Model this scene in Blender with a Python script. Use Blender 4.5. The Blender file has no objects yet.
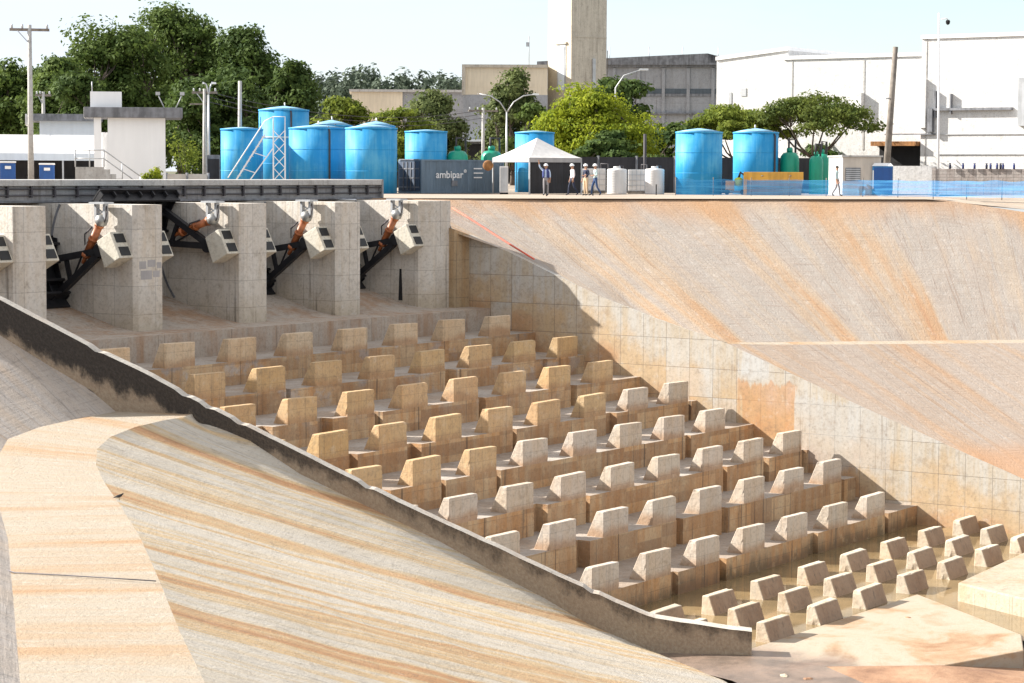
import bpy, bmesh, math, random
from mathutils import Vector, Matrix, noise as mnoise

# ------------------------------------------------------------------ camera, sky, sun, exposure
SC = bpy.context.scene
COL = SC.collection
cam_d = bpy.data.cameras.new('camera')
cam_d.sensor_width = 36.0
cam_d.lens = 80.85938
cam_d.clip_start = 0.5
cam_d.clip_end = 6000
cam = bpy.data.objects.new('camera', cam_d)
COL.objects.link(cam)
cam.matrix_world = Matrix(((0.5644523, 0.0581038, -0.8234182, 0.0), (-0.825454, 0.0450414, -0.5626695, 0.0), (0.0043947, 0.997294, 0.0733857, 15.0), (0.0, 0.0, 0.0, 1.0)))
SC.camera = cam

SUN_AZ = (-0.38, 0.925)           # horizontal direction towards the sun
SUN_EL = math.radians(31.0)
world = bpy.data.worlds.new('World')
SC.world = world
world.use_nodes = True
wn, wl = world.node_tree.nodes, world.node_tree.links
wn.clear()
w_out = wn.new('ShaderNodeOutputWorld')
w_bg = wn.new('ShaderNodeBackground')
w_bg.inputs['Strength'].default_value = 0.072
w_sky = wn.new('ShaderNodeTexSky')
w_sky.sky_type = 'NISHITA'
w_sky.sun_disc = False
w_sky.sun_elevation = SUN_EL
w_sky.sun_rotation = math.atan2(SUN_AZ[0], SUN_AZ[1]) % (2 * math.pi)
w_sky.air_density = 1.0
w_sky.dust_density = 0.5
w_sky.ozone_density = 1.6
# thin high cloud: a soft white veil, uneven, over the sky
w_tc = wn.new('ShaderNodeTexCoord')
w_map = wn.new('ShaderNodeMapping')
w_map.inputs['Scale'].default_value = (3.0, 3.0, 14.0)
w_noise = wn.new('ShaderNodeTexNoise')
w_noise.inputs['Scale'].default_value = 1.6
w_noise.inputs['Detail'].default_value = 7
w_noise.inputs['Roughness'].default_value = 0.55
w_ramp = wn.new('ShaderNodeMapRange')
w_ramp.inputs['From Min'].default_value = 0.40
w_ramp.inputs['From Max'].default_value = 0.70
w_ramp.inputs['To Min'].default_value = 0.30
w_ramp.inputs['To Max'].default_value = 1.0
w_mix = wn.new('ShaderNodeMix')
w_mix.data_type = 'RGBA'
w_veil = wn.new('ShaderNodeMix')
w_veil.data_type = 'RGBA'
w_veil.inputs[6].default_value = (4.9, 5.35, 6.2, 1)      # pale blue haze low down
w_veil.inputs[7].default_value = (8.6, 8.1, 7.4, 1)      # overhead cloud brightness, added for neutral fill light
wl.new(w_tc.outputs['Generated'], w_map.inputs['Vector'])
wl.new(w_map.outputs['Vector'], w_noise.inputs['Vector'])
wl.new(w_noise.outputs['Fac'], w_ramp.inputs['Value'])
# the veil thickens overhead and thins out towards the horizon
w_sep = wn.new('ShaderNodeSeparateXYZ')
wl.new(w_tc.outputs['Generated'], w_sep.inputs[0])
w_hi = wn.new('ShaderNodeMapRange')
w_hi.interpolation_type = 'SMOOTHSTEP'
w_hi.inputs['From Min'].default_value = 0.06
w_hi.inputs['From Max'].default_value = 0.45
w_hi.inputs['To Min'].default_value = 0.95
w_hi.inputs['To Max'].default_value = 1.0
w_hi2 = wn.new('ShaderNodeMapRange')
w_hi2.inputs['From Min'].default_value = 0.10
w_hi2.inputs['From Max'].default_value = 0.45
wl.new(w_sep.outputs['Z'], w_hi2.inputs['Value'])
w_mul = wn.new('ShaderNodeMath')
w_mul.operation = 'MULTIPLY'
wl.new(w_sep.outputs['Z'], w_hi.inputs['Value'])
wl.new(w_hi.outputs['Result'], w_mul.inputs[0])
wl.new(w_ramp.outputs['Result'], w_mul.inputs[1])
wl.new(w_mul.outputs[0], w_mix.inputs[0])
wl.new(w_hi2.outputs['Result'], w_veil.inputs[0])
wl.new(w_veil.outputs[2], w_mix.inputs[7])
wl.new(w_sky.outputs['Color'], w_mix.inputs[6])
wl.new(w_mix.outputs[2], w_bg.inputs['Color'])
wl.new(w_bg.outputs['Background'], w_out.inputs['Surface'])

sun_d = bpy.data.lights.new('sun', 'SUN')
sun_d.energy = 4.5
sun_d.angle = math.radians(0.5)
sun_d.color = (1.0, 0.945, 0.87)
sun = bpy.data.objects.new('sun', sun_d)
COL.objects.link(sun)
sun.location = (0, 80, 80)
_to = Vector((SUN_AZ[0] * math.cos(SUN_EL), SUN_AZ[1] * math.cos(SUN_EL), math.sin(SUN_EL)))
sun.rotation_euler = _to.to_track_quat('Z', 'Y').to_euler()

SC.view_settings.view_transform = 'Standard'
SC.view_settings.look = 'None'
SC.view_settings.exposure = 1.42
SC.view_settings.gamma = 1.0
SC.render.engine = 'CYCLES'
SC.cycles.max_bounces = 8
SC.cycles.diffuse_bounces = 4
SC.cycles.transparent_max_bounces = 12

# ------------------------------------------------------------------ helpers
GZ = 13.7                 # level of the yard above the bank
RND = random.Random(7)

class MB:
    """collects faces; build() links them as ONE mesh object"""
    def __init__(s):
        s.v, s.f, s.uv, s.mi, s.sm = [], [], [], [], []
    def face(s, pts, uv=None, mi=0, sm=False):
        i = len(s.v)
        s.v += [tuple(p) for p in pts]
        s.f.append(list(range(i, i + len(pts))))
        s.uv.append(uv); s.mi.append(mi); s.sm.append(sm)
    def box(s, x0, x1, y0, y1, z0, z1, mi=0):
        p = [(x0,y0,z0),(x1,y0,z0),(x1,y1,z0),(x0,y1,z0),(x0,y0,z1),(x1,y0,z1),(x1,y1,z1),(x0,y1,z1)]
        s.hexa(p, mi)
        return s
    def hexa(s, p, mi=0):
        i = len(s.v)
        s.v += [tuple(q) for q in p]
        for f in ((0,3,2,1),(4,5,6,7),(0,1,5,4),(1,2,6,5),(2,3,7,6),(3,0,4,7)):
            s.f.append([i + k for k in f]); s.uv.append(None); s.mi.append(mi); s.sm.append(False)
        return s
    def prism(s, poly, z0, z1, mi=0):
        """plan polygon (counter-clockwise) extruded in z; z0/z1 may be lists per vertex"""
        n = len(poly)
        a = z0 if isinstance(z0, (list, tuple)) else [z0] * n
        b = z1 if isinstance(z1, (list, tuple)) else [z1] * n
        i = len(s.v)
        s.v += [(poly[k][0], poly[k][1], a[k]) for k in range(n)] + [(poly[k][0], poly[k][1], b[k]) for k in range(n)]
        fs = [list(range(i, i + n))[::-1], list(range(i + n, i + 2 * n))]
        for k in range(n):
            q = (k + 1) % n
            fs.append([i + k, i + q, i + n + q, i + n + k])
        for f in fs:
            s.f.append(f); s.uv.append(None); s.mi.append(mi); s.sm.append(False)
        return s
    def sweep(s, prof, x0, x1, mi=0, sm=False):
        """profile of (y, z) points extruded along x"""
        n = len(prof)
        i = len(s.v)
        s.v += [(x0, y, z) for y, z in prof] + [(x1, y, z) for y, z in prof]
        fs = [list(range(i, i + n)), list(range(i + n, i + 2 * n))[::-1]]
        for k in range(n):
            q = (k + 1) % n
            fs.append([i + q, i + k, i + n + k, i + n + q])
        for j, f in enumerate(fs):
            s.f.append(f); s.uv.append(None); s.mi.append(mi); s.sm.append(sm and j > 1)
        return s
    def tube(s, path, r, n=8, mi=0, cap=True):
        pts = [Vector(p) for p in path]
        rs = r if isinstance(r, (list, tuple)) else [r] * len(pts)
        base = len(s.v)
        ref = None
        for k, p in enumerate(pts):
            d = (pts[min(k + 1, len(pts) - 1)] - pts[max(k - 1, 0)]).normalized()
            if ref is None:
                ref = d.orthogonal().normalized()
            u = (ref - d * ref.dot(d))
            u = u.normalized() if u.length > 1e-6 else d.orthogonal().normalized()
            ref = u
            w = d.cross(u)
            for j in range(n):
                a = 2 * math.pi * j / n
                s.v.append(tuple(p + (u * math.cos(a) + w * math.sin(a)) * rs[k]))
        for k in range(len(pts) - 1):
            for j in range(n):
                q = (j + 1) % n
                s.f.append([base + k*n + j, base + k*n + q, base + (k+1)*n + q, base + (k+1)*n + j])
                s.uv.append(None); s.mi.append(mi); s.sm.append(True)
        if cap:
            for f in (list(range(base, base + n))[::-1], list(range(base + (len(pts)-1)*n, base + len(pts)*n))):
                s.f.append(f); s.uv.append(None); s.mi.append(mi); s.sm.append(False)
        return s
    def bar(s, a, b, w, h=None, mi=0):
        """square bar from a to b"""
        a, b = Vector(a), Vector(b)
        h = h or w
        d = (b - a).normalized()
        up = Vector((0, 0, 1)) if abs(d.z) < 0.95 else Vector((0, 1, 0))
        r = d.cross(up).normalized(); u = r.cross(d)
        p = []
        for c in (a, b):
            p += [c - r*w/2 - u*h/2, c + r*w/2 - u*h/2, c + r*w/2 + u*h/2, c - r*w/2 + u*h/2]
        s.hexa([p[0], p[1], p[5], p[4], p[3], p[2], p[6], p[7]], mi)
        return s
    def lathe(s, prof, n=32, c=(0, 0, 0), mi=0, sm=True):
        base = len(s.v)
        for r, z in prof:
            for j in range(n):
                a = 2 * math.pi * j / n
                s.v.append((c[0] + r * math.cos(a), c[1] + r * math.sin(a), c[2] + z))
        for k in range(len(prof) - 1):
            for j in range(n):
                q = (j + 1) % n
                s.f.append([base + k*n + j, base + k*n + q, base + (k+1)*n + q, base + (k+1)*n + j])
                s.uv.append(None); s.mi.append(mi); s.sm.append(sm)
        for f in (list(range(base, base + n))[::-1], list(range(base + (len(prof)-1)*n, base + len(prof)*n))):
            s.f.append(f); s.uv.append(None); s.mi.append(mi); s.sm.append(False)
        return s
    def build(s, name, mat, parent=None, loc=(0, 0, 0), rz=0.0, bevel=0.0, mats=None, weld=False):
        me = bpy.data.meshes.new(name)
        me.from_pydata(s.v, [], s.f)
        for m in (mats or [mat]):
            me.materials.append(m)
        if any(u is not None for u in s.uv):
            l = me.uv_layers.new(name='UVMap')
            for p, u in zip(me.polygons, s.uv):
                if u is not None:
                    for li, q in zip(p.loop_indices, u):
                        l.data[li].uv = q
        me.polygons.foreach_set('material_index', s.mi)
        me.polygons.foreach_set('use_smooth', s.sm)
        if weld:
            bm = bmesh.new(); bm.from_mesh(me)
            bmesh.ops.remove_doubles(bm, verts=bm.verts, dist=1e-4)
            bm.to_mesh(me); bm.free()
        me.update()
        o = bpy.data.objects.new(name, me)
        COL.objects.link(o)
        o.location = loc
        o.rotation_euler = (0, 0, rz)
        if parent is not None:
            o.parent = parent
        if bevel:
            b = o.modifiers.new('bevel', 'BEVEL')
            b.width = bevel; b.segments = 2; b.limit_method = 'ANGLE'; b.angle_limit = math.radians(40)
        return o

def tag(o, label, cat, group=None, kind=None):
    o['label'] = label
    if cat: o['category'] = cat
    if group: o['group'] = group
    if kind: o['kind'] = kind
    return o

def struct(o):
    o['kind'] = 'structure'
    return o

def thing(name, label, cat, loc=(0, 0, 0), rz=0.0, group=None):
    o = bpy.data.objects.new(name, None)
    o.empty_display_size = 0.3
    COL.objects.link(o)
    o.location = loc; o.rotation_euler = (0, 0, rz)
    return tag(o, label, cat, group)

def dup(root, loc, rz=None, label=None, group=None):
    """a copy of a thing with copies of its parts and their sub-parts"""
    r = root.copy(); COL.objects.link(r); r.location = loc
    if rz is not None: r.rotation_euler = (0, 0, rz)
    if label: r['label'] = label
    if group: r['group'] = group
    for ch in list(root.children):
        c = ch.copy(); COL.objects.link(c); c.parent = r
        for g in ch.children:
            d = g.copy(); COL.objects.link(d); d.parent = c
    return r

ORD = ['zeroth','first','second','third','fourth','fifth','sixth','seventh','eighth','ninth','tenth','eleventh','twelfth']

# ------------------------------------------------------------------ materials
class NT:
    """tiny node-graph writer"""
    def __init__(s, name):
        s.m = bpy.data.materials.new(name); s.m.use_nodes = True
        s.t = s.m.node_tree; s.n = s.t.nodes; s.l = s.t.links
        s.p = s.n['Principled BSDF']
        s.out = s.n['Material Output']
    def new(s, typ, **kw):
        n = s.n.new(typ)
        for k, v in kw.items(): setattr(n, k, v)
        return n
    def put(s, sock, v):
        if hasattr(v, 'is_linked') or hasattr(v, 'links'): s.l.new(v, sock)
        elif isinstance(v, (tuple, list)) and len(v) == 3 and sock.type == 'RGBA': sock.default_value = (*v, 1)
        else: sock.default_value = v
    def math(s, op, a, b=0.0, c=None, clamp=False):
        n = s.new('ShaderNodeMath', operation=op); n.use_clamp = clamp
        s.put(n.inputs[0], a); s.put(n.inputs[1], b)
        if c is not None: s.put(n.inputs[2], c)
        return n.outputs[0]
    def mix(s, f, a, b, blend='MIX'):
        n = s.new('ShaderNodeMix', data_type='RGBA', blend_type=blend)
        s.put(n.inputs[0], f); s.put(n.inputs[6], a); s.put(n.inputs[7], b)
        return n.outputs[2]
    def pos(s):
        return s.new('ShaderNodeNewGeometry').outputs['Position']
    def obj(s):
        return s.new('ShaderNodeTexCoord').outputs['Object']
    def uv(s):
        return s.new('ShaderNodeTexCoord').outputs['UV']
    def scale(s, v, sc, off=(0, 0, 0)):
        n = s.new('ShaderNodeMapping')
        s.put(n.inputs['Vector'], v); n.inputs['Scale'].default_value = sc; n.inputs['Location'].default_value = off
        return n.outputs[0]
    def noise(s, v, sc=1.0, det=5, rough=0.55, dist=0.0):
        n = s.new('ShaderNodeTexNoise')
        s.put(n.inputs['Vector'], v); n.inputs['Scale'].default_value = sc
        n.inputs['Detail'].default_value = det; n.inputs['Roughness'].default_value = rough; n.inputs['Distortion'].default_value = dist
        return n.outputs['Fac']
    def rng(s, v, a, b, c=0.0, d=1.0, smooth=True):
        n = s.new('ShaderNodeMapRange')
        if smooth: n.interpolation_type = 'SMOOTHSTEP'
        s.put(n.inputs[0], v)
        for i, q in enumerate((a, b, c, d)): s.put(n.inputs[1 + i], q)
        return n.outputs[0]
    def ramp(s, v, stops):
        n = s.new('ShaderNodeValToRGB')
        s.put(n.inputs[0], v)
        e = n.color_ramp.elements
        while len(e) < len(stops): e.new(0.5)
        for q, (p, c) in zip(e, stops): q.position = p; q.color = (*c, 1)
        return n.outputs[0]
    def sep(s, v):
        n = s.new('ShaderNodeSeparateXYZ'); s.put(n.inputs[0], v)
        return n.outputs
    def comb(s, x, y, z=0.0):
        n = s.new('ShaderNodeCombineXYZ')
        for i, q in enumerate((x, y, z)): s.put(n.inputs[i], q)
        return n.outputs[0]
    def bump(s, h, strength=0.4, dist=0.05):
        n = s.new('ShaderNodeBump')
        s.put(n.inputs['Height'], h); n.inputs['Strength'].default_value = strength; n.inputs['Distance'].default_value = dist
        s.l.new(n.outputs[0], s.p.inputs['Normal'])
    def done(s, color, rough=0.85, metal=0.0, spec=None):
        s.put(s.p.inputs['Base Color'], color); s.put(s.p.inputs['Roughness'], rough)
        s.p.inputs['Metallic'].default_value = metal
        if spec is not None: s.p.inputs['Specular IOR Level'].default_value = spec
        return s.m

def plain(name, c, rough=0.6, metal=0.0, var=0.18, sc=1.5, spec=None):
    """painted or moulded surface with uneven wear"""
    t = NT(name)
    v = t.pos()
    n = t.noise(v, sc, 4)
    d = t.noise(t.scale(v, (3, 3, 0.35)), 1.3, 4)
    f = t.math('MULTIPLY_ADD', n, 0.5, t.math('MULTIPLY', d, 0.5))
    lo = tuple(q * (1 - var) for q in c); hi = tuple(min(1, q * (1 + var)) for q in c)
    return t.done(t.mix(t.rng(f, 0.35, 0.65), lo, hi), rough, metal, spec)

def concrete(name, light, stain, amt=(0.42, 0.62), panel=(1.25, 0.95), line=0.5, tint=None, rough=0.88, streak=0.5, patch=0.25, low=None, use_color=False, drip=0.45, foot=None, bloom=False, tide=None):
    """board-marked concrete: panel joints, vertical run-off streaks, blotches; positions in metres"""
    t = NT(name)
    v = t.pos()
    x, y, z = t.sep(v)[:3]
    xy = t.math('ADD', x, t.math('MULTIPLY', y, 0.999))
    big = t.noise(v, 0.35, 6, 0.6)
    streaks = t.noise(t.scale(v, (2.6, 2.6, 0.28)), 1.0, 6, 0.65)
    fine = t.noise(v, 9.0, 5, 0.7)
    f = t.math('ADD', t.math('MULTIPLY', big, 1.0 - streak), t.math('MULTIPLY', streaks, streak))
    mask = t.rng(f, amt[0], amt[1])
    if low is not None:                                  # water-borne stain up to a level of its own
        h = t.math('ADD', z, t.math('MULTIPLY', big, low[2]))
        mask = t.math('MAXIMUM', t.math('MULTIPLY', mask, 0.6), t.rng(h, low[0], low[1], 1.0, 0.0))
    col = t.mix(mask, light, stain)
    if use_color:                                        # each casting has its own tone
        oi = t.new('ShaderNodeObjectInfo')
        col = t.mix(1.0, col, oi.outputs['Color'], 'MULTIPLY')
    if foot:                                             # rusty splash at the foot of each casting
        oz = t.sep(t.obj())[2]
        fz = t.math('ADD', oz, t.math('MULTIPLY', t.math('SUBTRACT', big, 0.5), 1.3))
        col = t.mix(t.rng(fz, 0.0, 0.42, 0.75, 0.0), col, foot)
    if bloom:                                            # pale lime bloom on the upper steps
        bn = t.noise(t.scale(v, (0.7, 0.7, 0.9), (3, 1, 0)), 1.0, 5, 0.6)
        col = t.mix(t.math('MULTIPLY', t.rng(bn, 0.52, 0.62, 0.0, 0.7), t.rng(z, 4.6, 6.6)), col, (0.40, 0.395, 0.39))
    if tide:                                             # slime along the water line
        tn = t.math('ADD', z, t.math('MULTIPLY', t.math('SUBTRACT', streaks, 0.5), 1.6))
        col = t.mix(t.rng(tn, tide[0], tide[1], 0.8, 0.0), col, (0.075, 0.058, 0.028))
    if panel:
        b = t.new('ShaderNodeTexBrick')
        t.put(b.inputs['Vector'], t.comb(xy, z))
        b.inputs['Color1'].default_value = (0.35, 0.35, 0.35, 1); b.inputs['Color2'].default_value = (0.65, 0.65, 0.65, 1)
        b.inputs['Mortar'].default_value = (0, 0, 0, 1)
        b.inputs['Scale'].default_value = 1.0; b.inputs['Mortar Size'].default_value = 0.012
        b.inputs['Brick Width'].default_value = panel[0]; b.inputs['Row Height'].default_value = panel[1]
        b.offset = 0.0
        pr = t.sep(b.outputs['Color'])[0]
        col = t.mix(t.math('MULTIPLY', t.math('SUBTRACT', pr, 0.35), patch / 0.3), col, tint or stain)
        col = t.mix(t.math('MULTIPLY', b.outputs['Fac'], line), col, (0.05, 0.045, 0.04))
    mott = t.noise(v, 2.4, 6, 0.68)
    col = t.mix(t.rng(mott, 0.50, 0.72, 0.0, 0.38), col, tuple(q * 0.50 for q in stain))
    col = t.mix(t.rng(mott, 0.46, 0.30, 0.0, 0.30), col, tuple(min(.62, q * 1.25) for q in light))
    col = t.mix(t.rng(fine, 0.46, 0.72, 0.0, 0.34), col, (0.10, 0.085, 0.07))
    dr = t.noise(t.scale(v, (5.5, 5.5, 0.16)), 1.0, 3, 0.5)
    col = t.mix(t.rng(dr, 0.60, 0.74, 0.0, drip), col, (0.075, 0.06, 0.045))
    t.bump(t.math('ADD', fine, t.math('MULTIPLY', mott, 0.9)), 0.5, 0.04)
    return t.done(col, rough)

def bank_mat(name, stops, su, sv, cross=0.25, fine_dark=(0.12, 0.09, 0.07), edge=None, top=None, speck=0.3, seed=0.0, ripple=(0.4, 9.0), dist=0.35):
    """sprayed concrete lining: run-off streaks down the fall (v) and trowel lines along it (u)"""
    t = NT(name)
    uv = t.uv()
    n1 = t.noise(t.scale(uv, (su, sv, 1), (seed, seed * 1.7, 0)), 1.0, 7, 0.62, dist)
    n2 = t.noise(t.scale(uv, (su * 3.1, sv * 2.0, 1), (seed + 3, 0, 0)), 1.0, 5, 0.6)
    n3 = t.noise(t.scale(uv, (0.22, 0.03, 1), (seed, 5, 0)), 1.0, 4)
    f = t.math('ADD', t.math('MULTIPLY', n1, 0.60), t.math('ADD', t.math('MULTIPLY', n2, 0.16), t.math('MULTIPLY', n3, 0.27)))
    col = t.ramp(f, stops)
    tr = t.noise(t.scale(uv, (ripple[0], ripple[1], 1)), 1.0, 4, 0.6)
    col = t.mix(t.rng(tr, 0.45, 0.75, 0.0, cross), col, fine_dark)
    g = t.noise(t.scale(uv, (9, 9, 1)), 1.0, 6, 0.75)
    g2 = t.noise(t.scale(uv, (2.2, 1.5, 1), (8, 3, 0)), 1.0, 7, 0.72)
    col = t.mix(t.rng(g2, 0.52, 0.70, 0.0, speck * 0.8), col, tuple(q * 1.5 for q in fine_dark))
    col = t.mix(t.rng(g2, 0.47, 0.30, 0.0, 0.28), col, (0.56, 0.53, 0.49))
    col = t.mix(t.rng(g, 0.53, 0.70, 0.0, speck), col, fine_dark)
    ln = t.noise(t.scale(uv, (su * 4.5, sv * 1.2, 1), (seed + 11, 0, 0)), 1.0, 3, 0.5, dist)
    col = t.mix(t.rng(t.math('ABSOLUTE', t.math('SUBTRACT', ln, 0.53)), 0.0, 0.012, 0.42, 0.0), col, fine_dark)
    if edge is not None:
        v = t.sep(uv)[1]
        w = t.math('ADD', v, t.math('MULTIPLY', n2, 0.9))
        col = t.mix(t.rng(w, edge[0], edge[1], 0.0, edge[3]), col, edge[2])
    if top is not None:                                  # earth washed over the crest
        w = t.math('ADD', t.sep(uv)[1], t.math('MULTIPLY', t.math('SUBTRACT', n1, 0.5), top[0]))
        col = t.mix(t.rng(w, 0.0, top[1], top[3], 0.0), col, top[2])
    t.bump(t.math('ADD', t.math('MULTIPLY', g, 1.2), t.math('ADD', t.math('MULTIPLY', g2, 1.2), t.math('MULTIPLY', tr, 0.8))), 0.75, 0.05)
    return t.done(col, 0.9)

def faded(name, a, b, rough):
    """moulded plastic bleached and streaked by weather"""
    t = NT(name); v = t.pos()
    n = t.noise(v, 0.7, 5, 0.6); d = t.noise(t.scale(v, (3.5, 3.5, 0.22)), 1.0, 5, 0.65)
    f = t.math('ADD', t.math('MULTIPLY', n, 0.5), t.math('MULTIPLY', d, 0.5))
    col = t.mix(t.rng(f, 0.44, 0.66), a, b)
    g = t.noise(t.scale(v, (7, 7, 0.3)), 1.0, 4, 0.6)
    col = t.mix(t.rng(g, 0.60, 0.74, 0.0, 0.35), col, (0.06, 0.10, 0.13))
    t.bump(n, 0.15, 0.05)
    return t.done(col, rough, 0.0, 0.3)

M = {}
M['block'] = concrete('block_concrete', (0.50, 0.43, 0.345), (0.49, 0.355, 0.225), (0.30, 0.80), panel=(0.46, 0.62), line=0.22, streak=0.45, patch=0.2, use_color=True, drip=0.22, foot=(0.36, 0.20, 0.10))
M['block_foot'] = M['block']
M['pool_block'] = concrete('pool_block_concrete', (0.56, 0.49, 0.39), (0.50, 0.37, 0.24), (0.40, 0.7), panel=None, use_color=True)
M['silt'] = concrete('silted_concrete', (0.33, 0.23, 0.155), (0.25, 0.155, 0.095), (0.40, 0.7), panel=None)
M['step'] = concrete('step_concrete', (0.53, 0.39, 0.24), (0.48, 0.265, 0.115), (0.38, 0.62), panel=(1.75, 0.46), line=0.35, streak=0.55, patch=0.6, tint=(0.22, 0.12, 0.065), drip=0.75, bloom=True, tide=(0.1, 0.75))
M['tread'] = concrete('tread_concrete', (0.39, 0.345, 0.30), (0.26, 0.185, 0.125), (0.40, 0.60), panel=None, streak=0.2, low=(1.2, 3.6, 2.5))
M['sill'] = concrete('sill_concrete', (0.42, 0.36, 0.30), (0.35, 0.22, 0.135), (0.42, 0.64), panel=None, streak=0.4)
M['pier'] = concrete('pier_concrete', (0.60, 0.565, 0.51), (0.48, 0.39, 0.28), (0.44, 0.70), panel=(1.2, 1.15), line=0.42, streak=0.75, patch=0.25, low=(9.6, 12.2, 3.2), tint=(0.38, 0.36, 0.33), drip=0.6)
M['trunnion'] = concrete('trunnion_concrete', (0.56, 0.53, 0.45), (0.50, 0.42, 0.31), (0.5, 0.72), panel=None)
M['girder'] = concrete('girder_concrete', (0.33, 0.33, 0.33), (0.23, 0.22, 0.22), (0.42, 0.65), panel=(3.2, 0.7), line=0.5, streak=0.6, patch=0.3, tint=(0.20, 0.20, 0.22))
M['kerb'] = concrete('kerb_concrete', (0.46, 0.45, 0.43), (0.36, 0.34, 0.32), (0.46, 0.7), panel=None)
M['black_steel'] = plain('black_steel', (0.022, 0.022, 0.025), 0.5, 0.3, 0.3)
M['rubber'] = plain('black_rubber', (0.012, 0.012, 0.012), 0.6, 0, 0.2)
M['orange'] = plain('orange_paint', (0.36, 0.115, 0.04), 0.5, 0, 0.3, 4)
M['grey_metal'] = plain('grey_metal', (0.30, 0.30, 0.29), 0.5, 0.5, 0.2)
M['galv'] = plain('galvanised', (0.45, 0.46, 0.47), 0.45, 0.4, 0.15)
M['white'] = plain('white_paint', (0.78, 0.78, 0.78), 0.6, 0, 0.05)
M['white_wall'] = concrete('white_render', (0.66, 0.655, 0.645), (0.60, 0.59, 0.57), (0.42, 0.7), panel=(5.6, 3.2), line=0.10, streak=0.7, patch=0.08, drip=0.10)
M['bright_white'] = plain('bright_white_paint', (0.85, 0.85, 0.85), 0.75, 0, 0.03, 0.4)
M['blue_wall'] = plain('bluish_white_render', (0.62, 0.68, 0.74), 0.8, 0, 0.05, 0.4)
M['blue_tank'] = faded('blue_grp', (0.016, 0.255, 0.53), (0.085, 0.36, 0.58), 0.6)
M['blue_lid'] = plain('pale_blue_lid', (0.20, 0.42, 0.60), 0.5, 0, 0.15, 1)
M['tank_band'] = plain('tank_band_paint', (0.33, 0.50, 0.62), 0.5, 0, 0.1)
M['green_tank'] = plain('green_grp', (0.006, 0.26, 0.16), 0.4, 0, 0.15, 1)
M['container'] = plain('container_grey', (0.115, 0.165, 0.215), 0.55, 0, 0.15, 0.8)
M['container_end'] = plain('container_dark', (0.045, 0.065, 0.10), 0.55, 0, 0.2, 0.8)
M['dark'] = plain('dark_void', (0.012, 0.012, 0.013), 0.9, 0, 0.2)
M['cloth_dark'] = plain('dark_mesh_cloth', (0.028, 0.027, 0.03), 0.9, 0, 0.3, 0.6)
M['tent'] = plain('tent_canvas', (0.62, 0.60, 0.58), 0.8, 0, 0.1, 0.8)
M['tent_grey'] = plain('tent_valance', (0.34, 0.33, 0.33), 0.8, 0, 0.1)
M['cream_plastic'] = plain('cream_plastic', (0.62, 0.60, 0.58), 0.5, 0, 0.08, 1)
M['yellow'] = plain('yellow_paint', (0.56, 0.30, 0.045), 0.55, 0, 0.2, 1)
M['hivis'] = plain('hi_vis', (0.50, 0.62, 0.05), 0.7)
M['grey_steel'] = plain('grey_steel', (0.26, 0.28, 0.31), 0.5, 0.1, 0.15)
M['toilet'] = plain('toilet_blue', (0.012, 0.075, 0.27), 0.4, 0, 0.12)
M['toilet_side'] = plain('toilet_light_blue', (0.03, 0.22, 0.50), 0.4, 0, 0.12)
M['wood'] = plain('weathered_wood', (0.19, 0.165, 0.14), 0.9, 0, 0.3, 3)
M['tower_lit'] = concrete('tower_lit', (0.56, 0.50, 0.39), (0.44, 0.38, 0.29), (0.5, 0.75), panel=None, streak=0.8)  # sunlit copy of the tower concrete, light put into its colour
M['tower_grey'] = concrete('tower_grey', (0.52, 0.475, 0.40), (0.40, 0.36, 0.30), (0.42, 0.66), panel=None, streak=0.7)  # duller copy, toned for the tower's shaded right face
M['shed_grey'] = concrete('factory_grey', (0.34, 0.35, 0.37), (0.28, 0.285, 0.295), (0.45, 0.7), panel=(9, 6), line=0.6, streak=0.5, patch=0.2, tint=(0.2, 0.2, 0.22))
M['cream'] = plain('cream_render', (0.64, 0.56, 0.43), 0.85, 0, 0.1, 0.3)
M['beige'] = plain('beige_render', (0.52, 0.47, 0.41), 0.85, 0, 0.12, 0.8)
M['brick'] = concrete('block_wall', (0.36, 0.33, 0.31), (0.30, 0.26, 0.23), (0.4, 0.7), panel=(0.40, 0.20), line=0.7, streak=0.3, patch=0.5, tint=(0.26, 0.21, 0.19))
M['roof_grey'] = plain('grey_roof', (0.20, 0.205, 0.215), 0.7, 0, 0.25, 1.5)
M['slab_grey'] = plain('slab_grey', (0.17, 0.175, 0.19), 0.8, 0, 0.35, 2)
M['glass'] = plain('window_glass', (0.06, 0.075, 0.09), 0.15, 0, 0.2)
M['red'] = plain('red_hose', (0.62, 0.12, 0.07), 0.6)
M['faded_cable'] = plain('faded_cable', (0.16, 0.15, 0.16), 0.8)
M['cable'] = plain('dark_cable', (0.05, 0.045, 0.05), 0.7)
M['bark'] = plain('bark', (0.085, 0.065, 0.05), 0.9, 0, 0.3, 3)
M['rust'] = plain('rust', (0.26, 0.12, 0.04), 0.85, 0, 0.4, 4)
M['skin'] = plain('skin', (0.36, 0.20, 0.13), 0.6)
M['shirt_blue'] = plain('light_blue_shirt', (0.42, 0.52, 0.68), 0.85)
M['shirt_pink'] = plain('pale_pink_shirt', (0.66, 0.58, 0.60), 0.85)
M['shirt_teal'] = plain('pale_green_shirt', (0.42, 0.52, 0.52), 0.85)
M['vest'] = plain('navy_vest', (0.03, 0.045, 0.16), 0.85)
M['navy'] = plain('navy_cloth', (0.018, 0.025, 0.055), 0.85)
M['jeans'] = plain('jeans', (0.035, 0.07, 0.16), 0.9)
M['khaki'] = plain('khaki_cloth', (0.50, 0.37, 0.24), 0.9)
M['grey_cloth'] = plain('grey_cloth', (0.24, 0.23, 0.24), 0.9)
M['boots'] = plain('boot_leather', (0.02, 0.018, 0.016), 0.7)

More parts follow.
